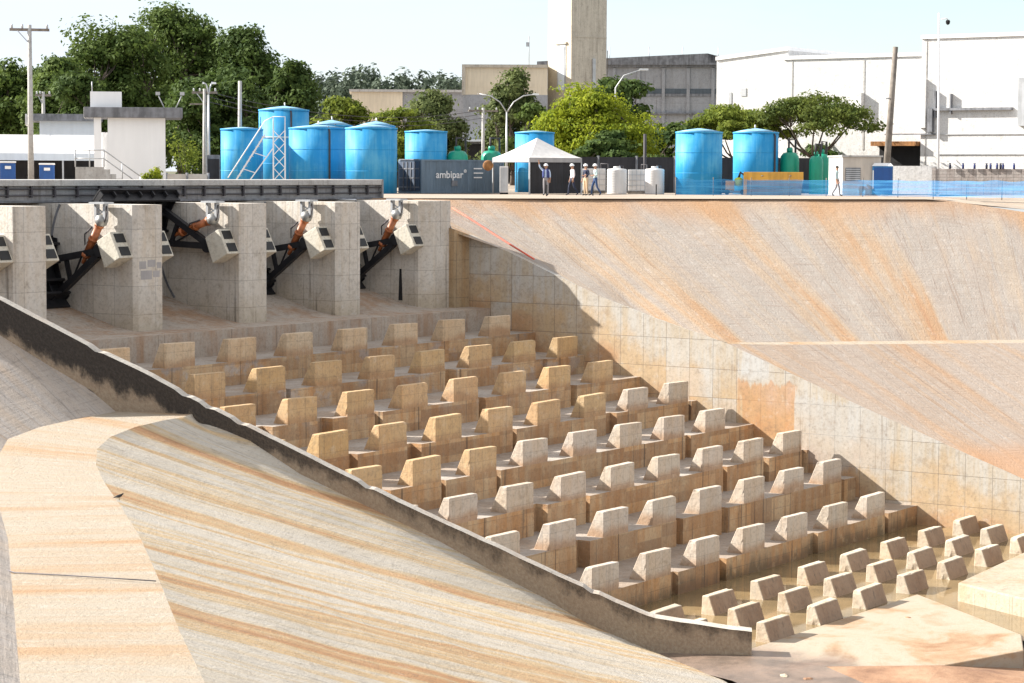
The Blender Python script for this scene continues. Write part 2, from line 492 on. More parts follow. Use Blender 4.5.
def cloth_net():
    t = NT('blue_mesh_netting')
    n = t.noise(t.scale(t.pos(), (0.25, 0.25, 5.0)), 1.2, 5)
    t.done(t.mix(t.rng(n, 0.35, 0.7), (0.012, 0.24, 0.62), (0.08, 0.40, 0.75)), 0.7)
    tr = t.new('ShaderNodeBsdfTransparent')
    mx = t.new('ShaderNodeMixShader')
    t.put(mx.inputs[0], t.rng(n, 0.3, 0.75, 0.30, 0.58))
    t.l.new(tr.outputs[0], mx.inputs[1]); t.l.new(t.p.outputs[0], mx.inputs[2])
    t.l.new(mx.outputs[0], t.out.inputs[0])
    return t.m
M['net'] = cloth_net()

def leaf_mat(name, a, b, trans=0.3):
    t = NT(name)
    g = t.new('ShaderNodeNewGeometry')
    n = t.noise(g.outputs['Position'], 0.65, 4)
    f = t.math('ADD', t.math('MULTIPLY', g.outputs['Random Per Island'], 0.45), t.rng(n, 0.33, 0.68, 0.0, 0.62), clamp=True)
    c = t.mix(f, a, b)
    t.done(c, 0.75, 0.0, 0.15)
    tl = t.new('ShaderNodeBsdfTranslucent')
    t.put(tl.inputs['Color'], t.mix(0.5, c, b))
    mx = t.new('ShaderNodeMixShader'); mx.inputs[0].default_value = trans
    t.l.new(t.p.outputs[0], mx.inputs[1]); t.l.new(tl.outputs[0], mx.inputs[2])
    t.l.new(mx.outputs[0], t.out.inputs[0])
    return t.m
LEAF = {
    'dark': leaf_mat('dark_leaves', (0.024, 0.052, 0.014), (0.095, 0.140, 0.034)),
    'mid': leaf_mat('mid_leaves', (0.036, 0.070, 0.016), (0.130, 0.180, 0.042)),
    'light': leaf_mat('light_leaves', (0.065, 0.105, 0.014), (0.215, 0.255, 0.040), 0.4),
    'yellow': leaf_mat('yellow_green_leaves', (0.065, 0.125, 0.012), (0.350, 0.390, 0.032), 0.45),
    'grey': leaf_mat('grey_green_leaves', (0.055, 0.085, 0.028), (0.165, 0.195, 0.070), 0.35),
    'acacia': leaf_mat('acacia_leaves', (0.035, 0.065, 0.015), (0.140, 0.170, 0.034), 0.35),
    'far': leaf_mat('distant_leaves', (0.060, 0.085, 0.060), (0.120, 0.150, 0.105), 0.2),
}
# ------------------------------------------------------------------ wall and bank materials
def right_wall_mat():
    t = NT('right_wall_concrete')
    v = t.pos(); x, y, z = t.sep(v)[:3]
    big = t.noise(v, 0.42, 5, 0.6)
    streaks = t.noise(t.scale(v, (2.8, 2.8, 0.22)), 1.0, 6, 0.65)
    b = t.new('ShaderNodeTexBrick')
    t.put(b.inputs['Vector'], t.comb(t.math('ADD', y, t.math('MULTIPLY', x, 0.98)), t.math('ADD', z, 0.28)))
    b.inputs['Color1'].default_value = (0, 0, 0, 1); b.inputs['Color2'].default_value = (1, 1, 1, 1); b.inputs['Mortar'].default_value = (0.5, 0.5, 0.5, 1)
    b.inputs['Scale'].default_value = 1.0; b.inputs['Mortar Size'].default_value = 0.011
    b.inputs['Brick Width'].default_value = 1.22; b.inputs['Row Height'].default_value = 1.30; b.offset = 0.0
    pr = t.sep(b.outputs['Color'])[0]
    # height above the stepped floor, disturbed panel by panel
    h = t.math('SUBTRACT', z, t.math('MULTIPLY_ADD', t.math('SUBTRACT', y, 60.3), 0.333, 7.44))
    hh = t.math('ADD', h, t.math('ADD', t.math('MULTIPLY', t.math('SUBTRACT', pr, 0.5), 0.9), t.math('MULTIPLY', t.math('SUBTRACT', big, 0.5), 6.0)))
    col = t.mix(t.rng(streaks, 0.36, 0.66), (0.455, 0.435, 0.395), (0.43, 0.37, 0.285))
    tan = t.mix(streaks, (0.46, 0.29, 0.13), (0.47, 0.34, 0.19))
    col = t.mix(t.rng(hh, 0.6, 2.2, 0.72, 0.0), col, tan)
    col = t.mix(t.rng(hh, -0.8, 0.6, 0.5, 0.0), col, (0.40, 0.17, 0.055))
    col = t.mix(t.math('MULTIPLY', t.math('GREATER_THAN', pr, 0.88), 0.28), col, (0.50, 0.52, 0.53))
    col = t.mix(t.math('MULTIPLY', b.outputs['Fac'], 0.72), col, (0.085, 0.07, 0.055))
    # one rusty bay and one freshly patched bay, with uneven edges
    def bay(y0, y1, z0, z1):
        e = t.math('MULTIPLY', t.math('SUBTRACT', streaks, 0.5), 1.6)
        a = t.math('MULTIPLY', t.rng(t.math('ADD', y, e), y0 - .1, y0 + .1), t.rng(t.math('ADD', y, e), y1 - .1, y1 + .1, 1.0, 0.0))
        c = t.math('MULTIPLY', t.rng(t.math('ADD', z, e), z0 - .2, z0 + .3), t.rng(t.math('ADD', z, e), z1 - .08, z1 + .08, 1.0, 0.0))
        return t.math('MULTIPLY', a, c)
    col = t.mix(t.math('MULTIPLY', bay(46.5, 49.3, 3.2, 5.75), 0.62), col, t.mix(streaks, (0.42, 0.17, 0.05), (0.46, 0.27, 0.12)))
    col = t.mix(t.math('MULTIPLY', bay(47.9, 49.25, 5.85, 7.3), 0.6), col, (0.47, 0.49, 0.50))
    col = t.mix(t.math('MULTIPLY', bay(42.0, 46.4, 2.2, 5.2), 0.5), col, (0.44, 0.44, 0.43))
    fine = t.noise(v, 8.0, 5, 0.7)
    mott = t.noise(v, 2.2, 6, 0.7)
    col = t.mix(t.rng(mott, 0.50, 0.70, 0.0, 0.35), col, (0.22, 0.15, 0.09))
    col = t.mix(t.rng(mott, 0.46, 0.30, 0.0, 0.30), col, (0.56, 0.53, 0.48))
    col = t.mix(t.rng(fine, 0.45, 0.72, 0.0, 0.36), col, (0.14, 0.11, 0.08))
    drip = t.noise(t.scale(v, (4.5, 4.5, 0.13)), 1.0, 4, 0.55)
    col = t.mix(t.rng(drip, 0.60, 0.74, 0.0, 0.4), col, (0.14, 0.10, 0.06))
    t.bump(t.math('ADD', fine, t.math('MULTIPLY', b.outputs['Fac'], -0.8)), 0.35, 0.03)
    return t.done(col, 0.88)

def left_wall_mat():
    t = NT('black_stained_wall')
    uv = t.uv(); u, v = t.sep(uv)[:2]
    n = t.noise(t.scale(uv, (0.9, 0.7, 1)), 1.0, 7, 0.7)
    st = t.noise(t.scale(uv, (2.2, 0.6, 1)), 1.0, 6, 0.75)
    g = t.noise(t.scale(uv, (11, 9, 1)), 1.0, 5, 0.75)
    col = t.mix(t.rng(g, 0.3, 0.7), (0.40, 0.32, 0.23), (0.28, 0.205, 0.14))
    w = t.math('ADD', t.math('MULTIPLY', v, 1.05), t.math('ADD', t.math('MULTIPLY', t.math('SUBTRACT', n, 0.5), 1.8), t.math('MULTIPLY', t.math('SUBTRACT', st, 0.5), 0.9)))
    lim = t.rng(u, 10.0, 22.0, 1.05, 0.22)              # the black growth thins out downstream
    blk = t.math('MULTIPLY', t.math('LESS_THAN', w, lim), 0.93)
    blk = t.rng(t.math('SUBTRACT', lim, w), -0.22, 0.22, 0.0, 0.94)
    col = t.mix(blk, col, t.mix(t.rng(u, 13.0, 24.0), t.mix(t.rng(g, 0.35, 0.72), (0.013, 0.012, 0.012), (0.055, 0.047, 0.042)), t.mix(t.rng(g, 0.35, 0.68), (0.075, 0.058, 0.044), (0.22, 0.165, 0.115))))
    chip = t.noise(t.scale(uv, (2.2, 3.5, 1), (4, 2, 0)), 1.0, 6, 0.75)
    col = t.mix(t.rng(chip, 0.66, 0.72, 0.0, 0.75), col, (0.36, 0.31, 0.25))
    t.bump(t.math('ADD', g, n), 0.7, 0.05)
    return t.done(col, 0.92)

M['right_wall'] = right_wall_mat()
M['left_wall'] = left_wall_mat()
M['coping'] = concrete('coping_concrete', (0.52, 0.48, 0.42), (0.46, 0.37, 0.29), (0.45, 0.65), panel=None, streak=0.1)
M['bank_right'] = bank_mat('right_bank_lining',
    [(0.34, (0.38, 0.185, 0.085)), (0.42, (0.40, 0.25, 0.14)), (0.465, (0.39, 0.30, 0.215)), (0.515, (0.345, 0.295, 0.25)), (0.565, (0.345, 0.305, 0.265)), (0.62, (0.39, 0.315, 0.24)), (0.69, (0.40, 0.25, 0.14))],
    0.34, 0.018, cross=0.30, fine_dark=(0.20, 0.13, 0.09), speck=0.22, seed=14.0, ripple=(0.5, 7.0), dist=0.12, top=(9.0, 3.5, (0.40, 0.225, 0.11), 0.65))
M['bank_right_low'] = bank_mat('right_lower_lining',
    [(0.36, (0.41, 0.225, 0.12)), (0.44, (0.425, 0.29, 0.19)), (0.50, (0.39, 0.31, 0.245)), (0.56, (0.385, 0.325, 0.275)), (0.66, (0.43, 0.29, 0.18))],
    0.36, 0.022, cross=0.25, fine_dark=(0.20, 0.13, 0.09), speck=0.25, seed=9.0, dist=0.12, edge=(8.6, 10.4, (0.46, 0.27, 0.155), 0.75))
M['bank_left'] = bank_mat('left_lower_lining',
    [(0.35, (0.31, 0.135, 0.055)), (0.435, (0.45, 0.245, 0.11)), (0.48, (0.53, 0.385, 0.215)), (0.515, (0.53, 0.465, 0.365)), (0.56, (0.54, 0.495, 0.425)), (0.61, (0.55, 0.435, 0.265)), (0.67, (0.44, 0.25, 0.115))],
    0.50, 0.012, cross=0.18, fine_dark=(0.16, 0.125, 0.09), speck=0.55, seed=5.0, ripple=(1.4, 2.2), dist=0.10)
M['bank_left_up'] = bank_mat('left_upper_lining',
    [(0.33, (0.50, 0.33, 0.20)), (0.44, (0.46, 0.385, 0.315)), (0.55, (0.43, 0.385, 0.345)), (0.68, (0.50, 0.39, 0.29))],
    0.5, 0.05, cross=0.3, fine_dark=(0.10, 0.085, 0.075), speck=0.45, seed=7.0)
M['berm'] = bank_mat('berm_lining',
    [(0.36, (0.345, 0.19, 0.09)), (0.44, (0.36, 0.245, 0.145)), (0.50, (0.36, 0.29, 0.21)), (0.56, (0.36, 0.315, 0.25)), (0.65, (0.355, 0.25, 0.155))],
    0.55, 0.05, cross=0.10, fine_dark=(0.30, 0.19, 0.11), speck=0.30, seed=1.0, ripple=(5.0, 0.4), dist=0.1)

def ground_mat(name, a, b, c, sc=0.3):
    t = NT(name); v = t.pos()
    n = t.noise(v, sc, 7, 0.65); g = t.noise(v, sc * 14, 5, 0.7)
    col = t.ramp(n, [(0.32, a), (0.5, b), (0.68, c)])
    col = t.mix(t.rng(g, 0.5, 0.75, 0, 0.35), col, tuple(q * 0.4 for q in a))
    t.bump(t.math('ADD', g, n), 0.5, 0.05)
    return t.done(col, 0.9)
M['yard'] = ground_mat('sandy_yard', (0.30, 0.23, 0.165), (0.36, 0.30, 0.24), (0.33, 0.255, 0.185))
M['grass'] = ground_mat('rough_grass', (0.035, 0.05, 0.015), (0.08, 0.085, 0.03), (0.16, 0.10, 0.05), 1.2)
M['far_ground'] = ground_mat('far_ground', (0.06, 0.075, 0.03), (0.10, 0.10, 0.05), (0.20, 0.16, 0.10), 0.05)

def apron_mat():
    t = NT('muddy_apron'); v = t.pos()
    x, y, z = t.sep(v)[:3]
    n = t.noise(t.scale(v, (0.33, 0.33, 1)), 1.0, 7, 0.62, 0.6); m = t.noise(v, 0.8, 6, 0.7, 0.3); g = t.noise(v, 9, 5, 0.75)
    f = t.math('ADD', t.math('MULTIPLY', n, 0.75), t.math('MULTIPLY', m, 0.25))
    col = t.ramp(f, [(0.34, (0.27, 0.145, 0.075)), (0.42, (0.35, 0.235, 0.14)), (0.485, (0.375, 0.305, 0.225)), (0.55, (0.385, 0.325, 0.25)), (0.67, (0.33, 0.225, 0.135))])
    # wet dark corner by the end of the wall
    d = t.math('ADD', t.math('MULTIPLY', t.math('SUBTRACT', x, 62.0), 0.75), t.math('MULTIPLY', t.math('SUBTRACT', 34.0, y), 0.22))
    wet = t.rng(t.math('ADD', d, t.math('MULTIPLY', t.math('SUBTRACT', n, 0.5), 5.0)), 0.6, 2.4, 1.0, 0.0)
    col = t.mix(t.math('MULTIPLY', wet, 0.85), col, t.mix(t.rng(m, 0.35, 0.65), (0.11, 0.082, 0.068), (0.25, 0.175, 0.135)))
    col = t.mix(t.rng(g, 0.55, 0.75, 0, 0.4), col, (0.12, 0.075, 0.05))
    t.bump(t.math('ADD', g, m), 0.5, 0.04)
    return t.done(col, t.rng(wet, 0, 1, 0.9, 0.35))
M['apron'] = apron_mat()
M['mud'] = ground_mat('brown_mud', (0.20, 0.105, 0.06), (0.33, 0.19, 0.11), (0.42, 0.27, 0.17), 0.5)
M['slab'] = concrete('pale_slab', (0.40, 0.345, 0.265), (0.37, 0.265, 0.165), (0.46, 0.66), panel=(2.4, 3), line=0.5, streak=0.4, patch=0.1)

def water_mat():
    t = NT('muddy_water'); v = t.pos()
    n = t.noise(v, 0.35, 4, 0.6); w = t.noise(t.scale(v, (2.4, 1.2, 1)), 1.6, 4, 0.55)
    col = t.mix(t.rng(n, 0.35, 0.65), (0.165, 0.120, 0.062), (0.265, 0.190, 0.098))
    t.bump(w, 0.12, 0.02)
    return t.done(col, 0.06, 0.0, 0.5)
M['water'] = water_mat()

# ------------------------------------------------------------------ surfaces between two edges
def resample(P, n):
    P = [Vector(p) for p in P]
    L = [0.0]
    for a, b in zip(P, P[1:]): L.append(L[-1] + (b - a).length)
    out = []
    for i in range(n + 1):
        s = L[-1] * i / n
        k = 0
        while k < len(P) - 2 and L[k + 1] < s: k += 1
        f = (s - L[k]) / max(1e-9, L[k + 1] - L[k])
        out.append(P[k].lerp(P[k + 1], min(1, max(0, f))))
    return out, L[-1]

def ruled(name, A, B, mat, nu=60, nv=14, rough=0.03, sag=0.0, paired=True):
    """warped surface ruled from edge A (v=0) to edge B; UVs in metres along and across it"""
    mb = MB()
    if paired:                                       # subdivide pair by pair
        pa, pb = [], []
        k = max(1, nu // (len(A) - 1))
        for i in range(len(A) - 1):
            for j in range(k):
                pa.append(Vector(A[i]).lerp(Vector(A[i+1]), j / k)); pb.append(Vector(B[i]).lerp(Vector(B[i+1]), j / k))
        pa.append(Vector(A[-1])); pb.append(Vector(B[-1]))
        la = sum((Vector(a) - Vector(b)).length for a, b in zip(A, A[1:]))
        lb = sum((Vector(a) - Vector(b)).length for a, b in zip(B, B[1:]))
    else:
        pa, la = resample(A, nu); pb, lb = resample(B, nu)
    n = len(pa) - 1
    U = [0.0]
    for i in range(n):
        U.append(U[-1] + 0.5 * ((pa[i+1] - pa[i]).length + (pb[i+1] - pb[i]).length))
    grid, uvs = [], []
    for i in range(n + 1):
        row, ru = [], []
        ln = (pb[i] - pa[i]).length
        for j in range(nv + 1):
            f = j / nv
            p = pa[i].lerp(pb[i], f)
            if 0 < j < nv:
                p.z += rough * mnoise.fractal(Vector((p.x * 0.5, p.y * 0.5, 0)), 1.0, 2.0, 4) - sag * 4 * f * (1 - f)
            row.append(p); ru.append((U[i], f * ln))
        grid.append(row); uvs.append(ru)
    for i in range(n):
        for j in range(nv):
            q = [grid[i][j], grid[i+1][j], grid[i+1][j+1], grid[i][j+1]]
            u = [uvs[i][j], uvs[i+1][j], uvs[i+1][j+1], uvs[i][j+1]]
            nrm = (q[1] - q[0]).cross(q[3] - q[0])
            if nrm.z < 0: q.reverse(); u.reverse()
            mb.face(q, u, 0, True)
    o = mb.build(name, mat, weld=True)
    return o

# ------------------------------------------------------------------ the ground
# far ground: one sheet from the yard to the horizon, cut back behind the bank crest
CREST = [(89.3, 70.6, 13.7), (96.0, 63.6, 13.7), (103.0, 56.9, 13.7), (110.5, 49.6, 13.7), (114.8, 45.5, 13.15), (120.0, 40.5, 12.4), (128.0, 32.7, 11.4)]
yard = MB()
cr = [Vector(p) for p in CREST]
back = [Vector((p.x + 26, p.y + 26, GZ)) for p in cr]
for a, b, c, d in zip(cr, cr[1:], back[1:], back):
    yard.face([a, b, c, d])
far = [Vector((p.x + 140 + 5 * i, p.y + 140, GZ)) for i, p in enumerate(back)]
for a, b, c, d in zip(back, back[1:], far[1:], far):
    yard.face([a, b, c, d])
yard.face([cr[0], back[0], far[0], (130, 420, GZ), (-30, 420, GZ), (-30, 77, GZ), (89.3, 77, GZ)])
struct(yard.build('yard_ground', M['yard']))
fg = MB()
fg.face([(-3000, 78.5, GZ - 0.03), (108, 78.5, GZ - 0.03), (150, 60, GZ - 0.03), (200, -30, GZ - 0.6), (4000, -30, GZ - 0.6), (4000, 5000, GZ - 0.03), (-3000, 5000, GZ - 0.03)])
struct(fg.build('far_ground', M['far_ground']))

# right bank: upper lining from crest to berm, level berm, lower lining down to the wall
WT = [(90.2, 64.2, 12.0), (90.2, 61.9, 11.24), (90.2, 59.4, 10.28), (90.2, 56.7, 9.28), (90.2, 54.0, 8.45), (90.2, 50.0, 7.42)]
upA = [(89.3, 70.6, 13.7), (90.3, 69.6, 13.7), (91.5, 68.4, 13.7), (93.48, 66.448, 13.7), (94.939, 65.034, 13.7), (96.962, 63.074, 13.7), (99.753, 60.371, 13.7), (103.152, 57.078, 13.7), (106.606, 53.731, 13.7), (109.725, 50.71, 13.7), (111.389, 48.942, 13.65), (112.67, 46.451, 13.25), (114.022, 43.735, 12.8), (115.244, 39.426, 11.8)]
upB = [(89.3, 64.15, 12.05), (90.2, 62.4, 11.4), (90.2, 59.491, 10.262), (90.2, 56.708, 9.275), (90.2, 54.001, 8.337), (90.2, 50.0, 7.44), (92.619, 47.581, 7.44), (94.621, 45.579, 7.44), (96.473, 43.727, 7.44), (97.933, 42.267, 7.44), (99.027, 41.173, 7.44), (100.402, 39.798, 7.44), (102.309, 37.891, 7.44), (105.645, 34.555, 7.44)]
struct(ruled('right_bank', upA, upB, M['bank_right'], nu=110, nv=20, rough=0.05))
bA = [(90.2, 50.0, 7.44), (90.704, 49.496, 7.44), (91.461, 48.739, 7.44), (92.453, 47.747, 7.44), (93.617, 46.583, 7.44), (95.966, 44.234, 7.44), (99.37, 40.83, 7.44), (105.645, 34.555, 7.44)]
bB = [(90.2, 49.95, 7.4), (90.386, 49.178, 7.39), (90.931, 48.209, 7.39), (91.781, 47.075, 7.39), (92.839, 45.805, 7.39), (95.118, 43.386, 7.39), (98.522, 39.982, 7.39), (104.797, 33.707, 7.39)]
struct(ruled('right_berm', bA, bB, M['berm'], nu=32, nv=3, rough=0.0))
lA = bB
lB = [(90.2, 49.9, 7.38), (90.2, 46.313, 6.068), (90.2, 42.451, 4.636), (90.2, 38.745, 3.325), (90.2, 35.186, 2.129), (90.2, 27.0, -0.6), (94.0, 18.0, -1.0), (100.0, 6.0, -1.0)]
struct(ruled('right_lower_bank', lA, lB, M['bank_right_low'], nu=48, nv=16, rough=0.05))

# left bank: upper lining, level berm, lower lining (all meet the outer foot of the wall)
U0 = [(53.041, 50.977, 7.43), (52.631, 51.015, 7.43), (52.007, 50.84, 7.43), (50.438, 50.49, 7.43), (47.953, 49.65, 7.43), (45.259, 48.139, 7.43)]
W0 = [(53.041, 50.977, 7.43), (52.2, 51.45, 7.96), (51.45, 52.8, 8.84), (50.66, 54.2, 9.8), (48.6, 57.9, 11.4), (45.2, 61.5, 13.0)]
struct(ruled('left_upper_bank', U0, W0, M['bank_left_up'], nu=40, nv=12, rough=0.03))
U1 = [(45.259, 48.139, 7.43), (42.073, 45.172, 7.43), (39.056, 41.942, 7.43), (36.026, 38.634, 7.43), (32.783, 34.904, 7.43), (29.222, 31.023, 7.43), (26.242, 27.778, 7.43), (23.624, 24.934, 7.43), (16.708, 17.081, 7.43)]
W1 = [(45.2, 61.5, 13.0), (32.37, 55.17, 13.53), (29.36, 51.94, 13.53), (26.33, 48.63, 13.53), (23.08, 44.9, 13.53), (19.52, 41.02, 13.53), (16.54, 37.78, 13.53), (13.92, 34.93, 13.53), (7.01, 27.08, 13.53)]
struct(ruled('left_upper_bank', U1, W1, M['bank_left_up'], nu=64, nv=14, rough=0.03))
BF = [(53.7, 48.85, 7.38), (52.431, 48.285, 7.4), (51.77, 48.212, 7.4), (49.815, 47.598, 7.4), (47.505, 46.369, 7.4), (45.229, 44.641, 7.4), (42.733, 42.218, 7.4), (40.493, 39.739, 7.4), (37.892, 36.69, 7.4), (34.788, 33.121, 7.4), (31.15, 29.161, 7.4), (27.917, 25.695, 7.4), (25.309, 22.801, 7.4), (18.215, 15.101, 7.4)]
BK = [(53.041, 50.977, 7.43), (52.631, 51.015, 7.43), (52.007, 50.84, 7.43), (50.438, 50.49, 7.43), (47.953, 49.65, 7.43), (45.259, 48.139, 7.43), (42.073, 45.172, 7.43), (39.056, 41.942, 7.43), (36.026, 38.634, 7.43), (32.783, 34.904, 7.43), (29.222, 31.023, 7.43), (26.242, 27.778, 7.43), (23.624, 24.934, 7.43), (16.708, 17.081, 7.43)]
struct(ruled('left_berm', BK, BF, M['berm'], nu=52, nv=8, rough=0.012))
LF = [(53.9, 48.5, 7.14), (54.6, 47.24, 6.56), (55.37, 45.86, 5.54), (56.5, 43.8, 4.45), (57.5, 42.0, 3.5), (58.3, 40.7, 2.65), (59.1, 39.28, 1.83), (59.8, 37.98, 1.0), (60.65, 36.5, 0.28), (59.3, 32.9, -0.02), (54.5, 27.5, -0.02), (49.0, 22.0, -0.02), (44.0, 17.0, -0.02), (33.0, 6.0, -0.02)]
struct(ruled('left_lower_bank', BF, LF, M['bank_left'], nu=104, nv=26, rough=0.045, sag=0.12))

# floor downstream, apron, pool
fl = MB()
fl.face([(60.3, 37.2, 0.12), (62.35, 33.5, 0.105), (62.25, 31.0, 0.1), (59.5, 27.0, 0.05), (53.0, 22.0, 0.02), (44.0, 10.0, 0.02), (59.0, 32.4, 0.06)])
struct(fl.build('muddy_floor', M['apron']))
ap = MB()
ap.prism([(62.3, 34.1), (62.2, 31), (64.55, 28.08), (67.9, 26.9), (70.2, 27.9), (74.9, 33.7)], -0.6, [0.09999999999999964, 0.09999999999999964, 0.08999999999999986, 0.10999999999999943, 0.11999999999999922, 0.11999999999999922])
struct(ap.build('apron', M['apron'], bevel=0.04))
lo = MB()
lo.face([(-40.0, -60.0, -0.5), (160.0, -60.0, -0.5), (160.0, 60.0, -0.5), (-40.0, 60.0, -0.5)])
struct(lo.build('river_bed', M['mud']))
lo = MB()
lo.face([(64.5, 28.14, 0.085), (67.9, 26.87, -0.46), (66.0, 22.0, -0.47), (58.0, 16.0, -0.2), (59.5, 27.0, 0.0), (62.2, 31.0, 0.09)])
struct(lo.build('mud_bank', M['mud']))
wt = MB()
wt.face([(57.2, 43.5, 0.07), (91.0, 43.5, 0.07), (91.0, 30.0, 0.07), (75.5, 30.0, 0.07), (71.0, 20.0, 0.07), (68.6, 24.0, 0.07), (69.6, 27.8, 0.07), (73.6, 33.0, 0.07), (62.6, 33.6, 0.07), (60.4, 36.9, 0.07)])
struct(wt.build('water', M['water']))
sb = MB()
sb.prism([(74.75, 32.1), (73.0, 28.6), (70, 22), (92, 22), (92, 33.45)], -0.5, 0.72)
struct(sb.build('outlet_slab', M['slab'], bevel=0.06))

# ------------------------------------------------------------------ stepped chute
ROWS = [(60.317, 7.46, 61.212, 3.605), (57.534, 6.526, 63.434, 3.5), (54.483, 5.665, 61.614, 3.5), (51.507, 4.749, 63.255, 3.5), (48.588, 3.87, 61.425, 3.5), (45.858, 2.913, 63.359, 3.5), (43.556, 1.889, 62.632, 3.5), (40.641, 0.893, 64.282, 3.5)]             # (front y, tread z, first block x, pitch) of each step, from the gates down
WX = lambda y: 53.2 - 0.565 * (y - 49.7)      # outer face of the left wall
XR = 90.2
BW = 1.705
rr = random.Random(3)
ym = [62.9] + [r[0] for r in ROWS]
ch = MB()
prof = [(62.9, 15-8.6), (62.9, 8.5), (64.5, 8.54), (65.7, 8.72), (67.0, 9.07), (68.2, 9.4), (69.4, 9.7), (70.6, 9.95), (73, 10.25), (79, 10.4), (79, 15-8.6)]
ch.sweep(prof, 45.5, XR + 0.3)
sill = struct(ch.build('gate_sill', M['sill']))
for k, (yf, tz, x0, pitch) in enumerate(ROWS):
    yb = ym[k] + 0.6
    mb = MB()
    cuts = []
    for c in range(-4, 9):
        bx = x0 + c * pitch
        if WX(yf) + 0.6 < bx and bx + BW < XR - 0.4 and rr.random() < (0.5 if k else 0.0):
            cuts.append((bx + BW, bx + BW + rr.choice((0.28, 0.34, 0.5, 0.9)), rr.choice((0.22, 0.35, 0.5))))
    xs = WX(yf) + 0.2
    first = True
    segs = []
    for a, b, d in cuts:
        segs.append((xs, a, 0.0)); segs.append((a, b, d)); xs = b
    segs.append((xs, XR + 0.2, 0.0))
    for i, (a, b, d) in enumerate(segs):
        ab = WX(yb) + 0.2 if i == 0 else a
        top = tz
        poly = [(a, yf + d), (b, yf + d), (b, yb), (ab, yb)]
        n = 4
        j = len(mb.v)
        mb.prism(poly, tz - 1.7, top)
        mb.mi[-5] = 1                        # the tread on top
    struct(mb.build('chute_step', None, mats=[M['step'], M['tread']]))

hw = MB(); hw.box(40, 89.0, 73.5, 73.95, 8, 13.7)  # added wall, keeps the sun off the bay floors
tag(hw.build('sun_block_wall', M['sill']), 'plain concrete wall added behind the gate bays to stop sunlight under the service bridge', 'wall')

# walls of the chute
def left_wall():
    top = [(46.2, 62.1, 15.3), (50.669, 54.18, 10.913), (51.457, 52.786, 10.108), (52.242, 51.395, 9.304), (53.027, 50.006, 8.565), (53.653, 48.898, 7.887), (55.37, 45.86, 6.201), (56.923, 43.11, 4.675), (58.47, 40.373, 3.282), (59.394, 38.737, 2.437), (60.623, 36.562, 1.355), (60.807, 36.237, 1.221), (60.929, 36.02, 1.179), (61.539, 34.94, 1.017), (62.33, 33.541, 0.832)]
    bot = [(46.2, 62.1, 12.8), (50.662, 54.192, 9.807), (51.45, 52.797, 8.843), (52.237, 51.405, 7.977), (52.676, 50.627, 7.482), (53.023, 50.014, 7.396), (53.651, 48.901, 7.287), (54.59, 47.241, 6.556), (55.369, 45.861, 5.539), (55.836, 45.035, 5.143), (56.923, 43.11, 4.139), (58.008, 41.191, 2.918), (59.089, 39.277, 1.826), (60.013, 37.642, 0.825), (60.628, 36.554, 0.253), (61.544, 34.931, 0.012), (62.336, 33.531, -0.141)]
    def zat(P, y):
        for a, b in zip(P, P[1:]):
            if a[1] >= y >= b[1]:
                f = (a[1] - y) / (a[1] - b[1] + 1e-9); return a[2] + (b[2] - a[2]) * f
        return P[-1][2] if y < P[-1][1] else P[0][2]
    ys = []
    y = top[0][1]
    while y > top[-1][1] + 0.05: ys.append(y); y -= 0.22
    ys.append(top[-1][1])
    N = Vector((0.87, 0.49))
    mb = MB(); r2 = random.Random(5)
    rows = []
    u = 0
    for i, y in enumerate(ys):
        zt = zat(top, y) + 0.018 * mnoise.fractal(Vector((y * 1.3, 2, 0)), 1.0, 2.0, 4) - (0.07 if r2.random() < 0.04 else 0)
        zb = zat(bot, y)
        x = WX(y); wob = 0.012 * mnoise.noise(Vector((y * 0.9, 7, 0)))
        T = 0.75
        a = Vector((x, y, zb - 0.7)); b = Vector((x + wob, y, zt)); c = Vector((x + N.x * T, y + N.y * T, zt - 0.02)); d = Vector((x + N.x * T, y + N.y * T, zb - 1.6))
        rows.append((a, b, c, d, u, zt, zb)); u = (top[0][1] - y) * 1.149
    for p, q in zip(rows, rows[1:]):
        nn = 5
        for k in range(nn):
            f0, f1 = k / nn, (k + 1) / nn
            P0, P1, Q0, Q1 = p[1].lerp(p[0], f0), p[1].lerp(p[0], f1), q[1].lerp(q[0], f0), q[1].lerp(q[0], f1)
            mb.face([P0, P1, Q1, Q0], [(p[4], p[5] - P0.z), (p[4], p[5] - P1.z), (q[4], q[5] - Q1.z), (q[4], q[5] - Q0.z)], 0)
        mb.face([p[1], q[1], q[2], p[2]], [(p[4], 0), (q[4], 0), (q[4], .3), (p[4], .3)], 1)
        mb.face([p[2], q[2], q[3], p[3]], [(p[4], 0), (q[4], 0), (q[4], 2), (p[4], 2)], 2)
    e = rows[-1]
    mb.face([e[0], e[3], e[2], e[1]], [(e[4], 2), (e[4] + .4, 2), (e[4] + .4, 0), (e[4], 0)], 3)
    o = mb.build('training_wall', None, mats=[M['left_wall'], M['coping'], M['slab'], M['step']])
    tag(o, 'long sloping black-stained concrete wall with broken pale top along the near side of the steps', 'wall')
left_wall()

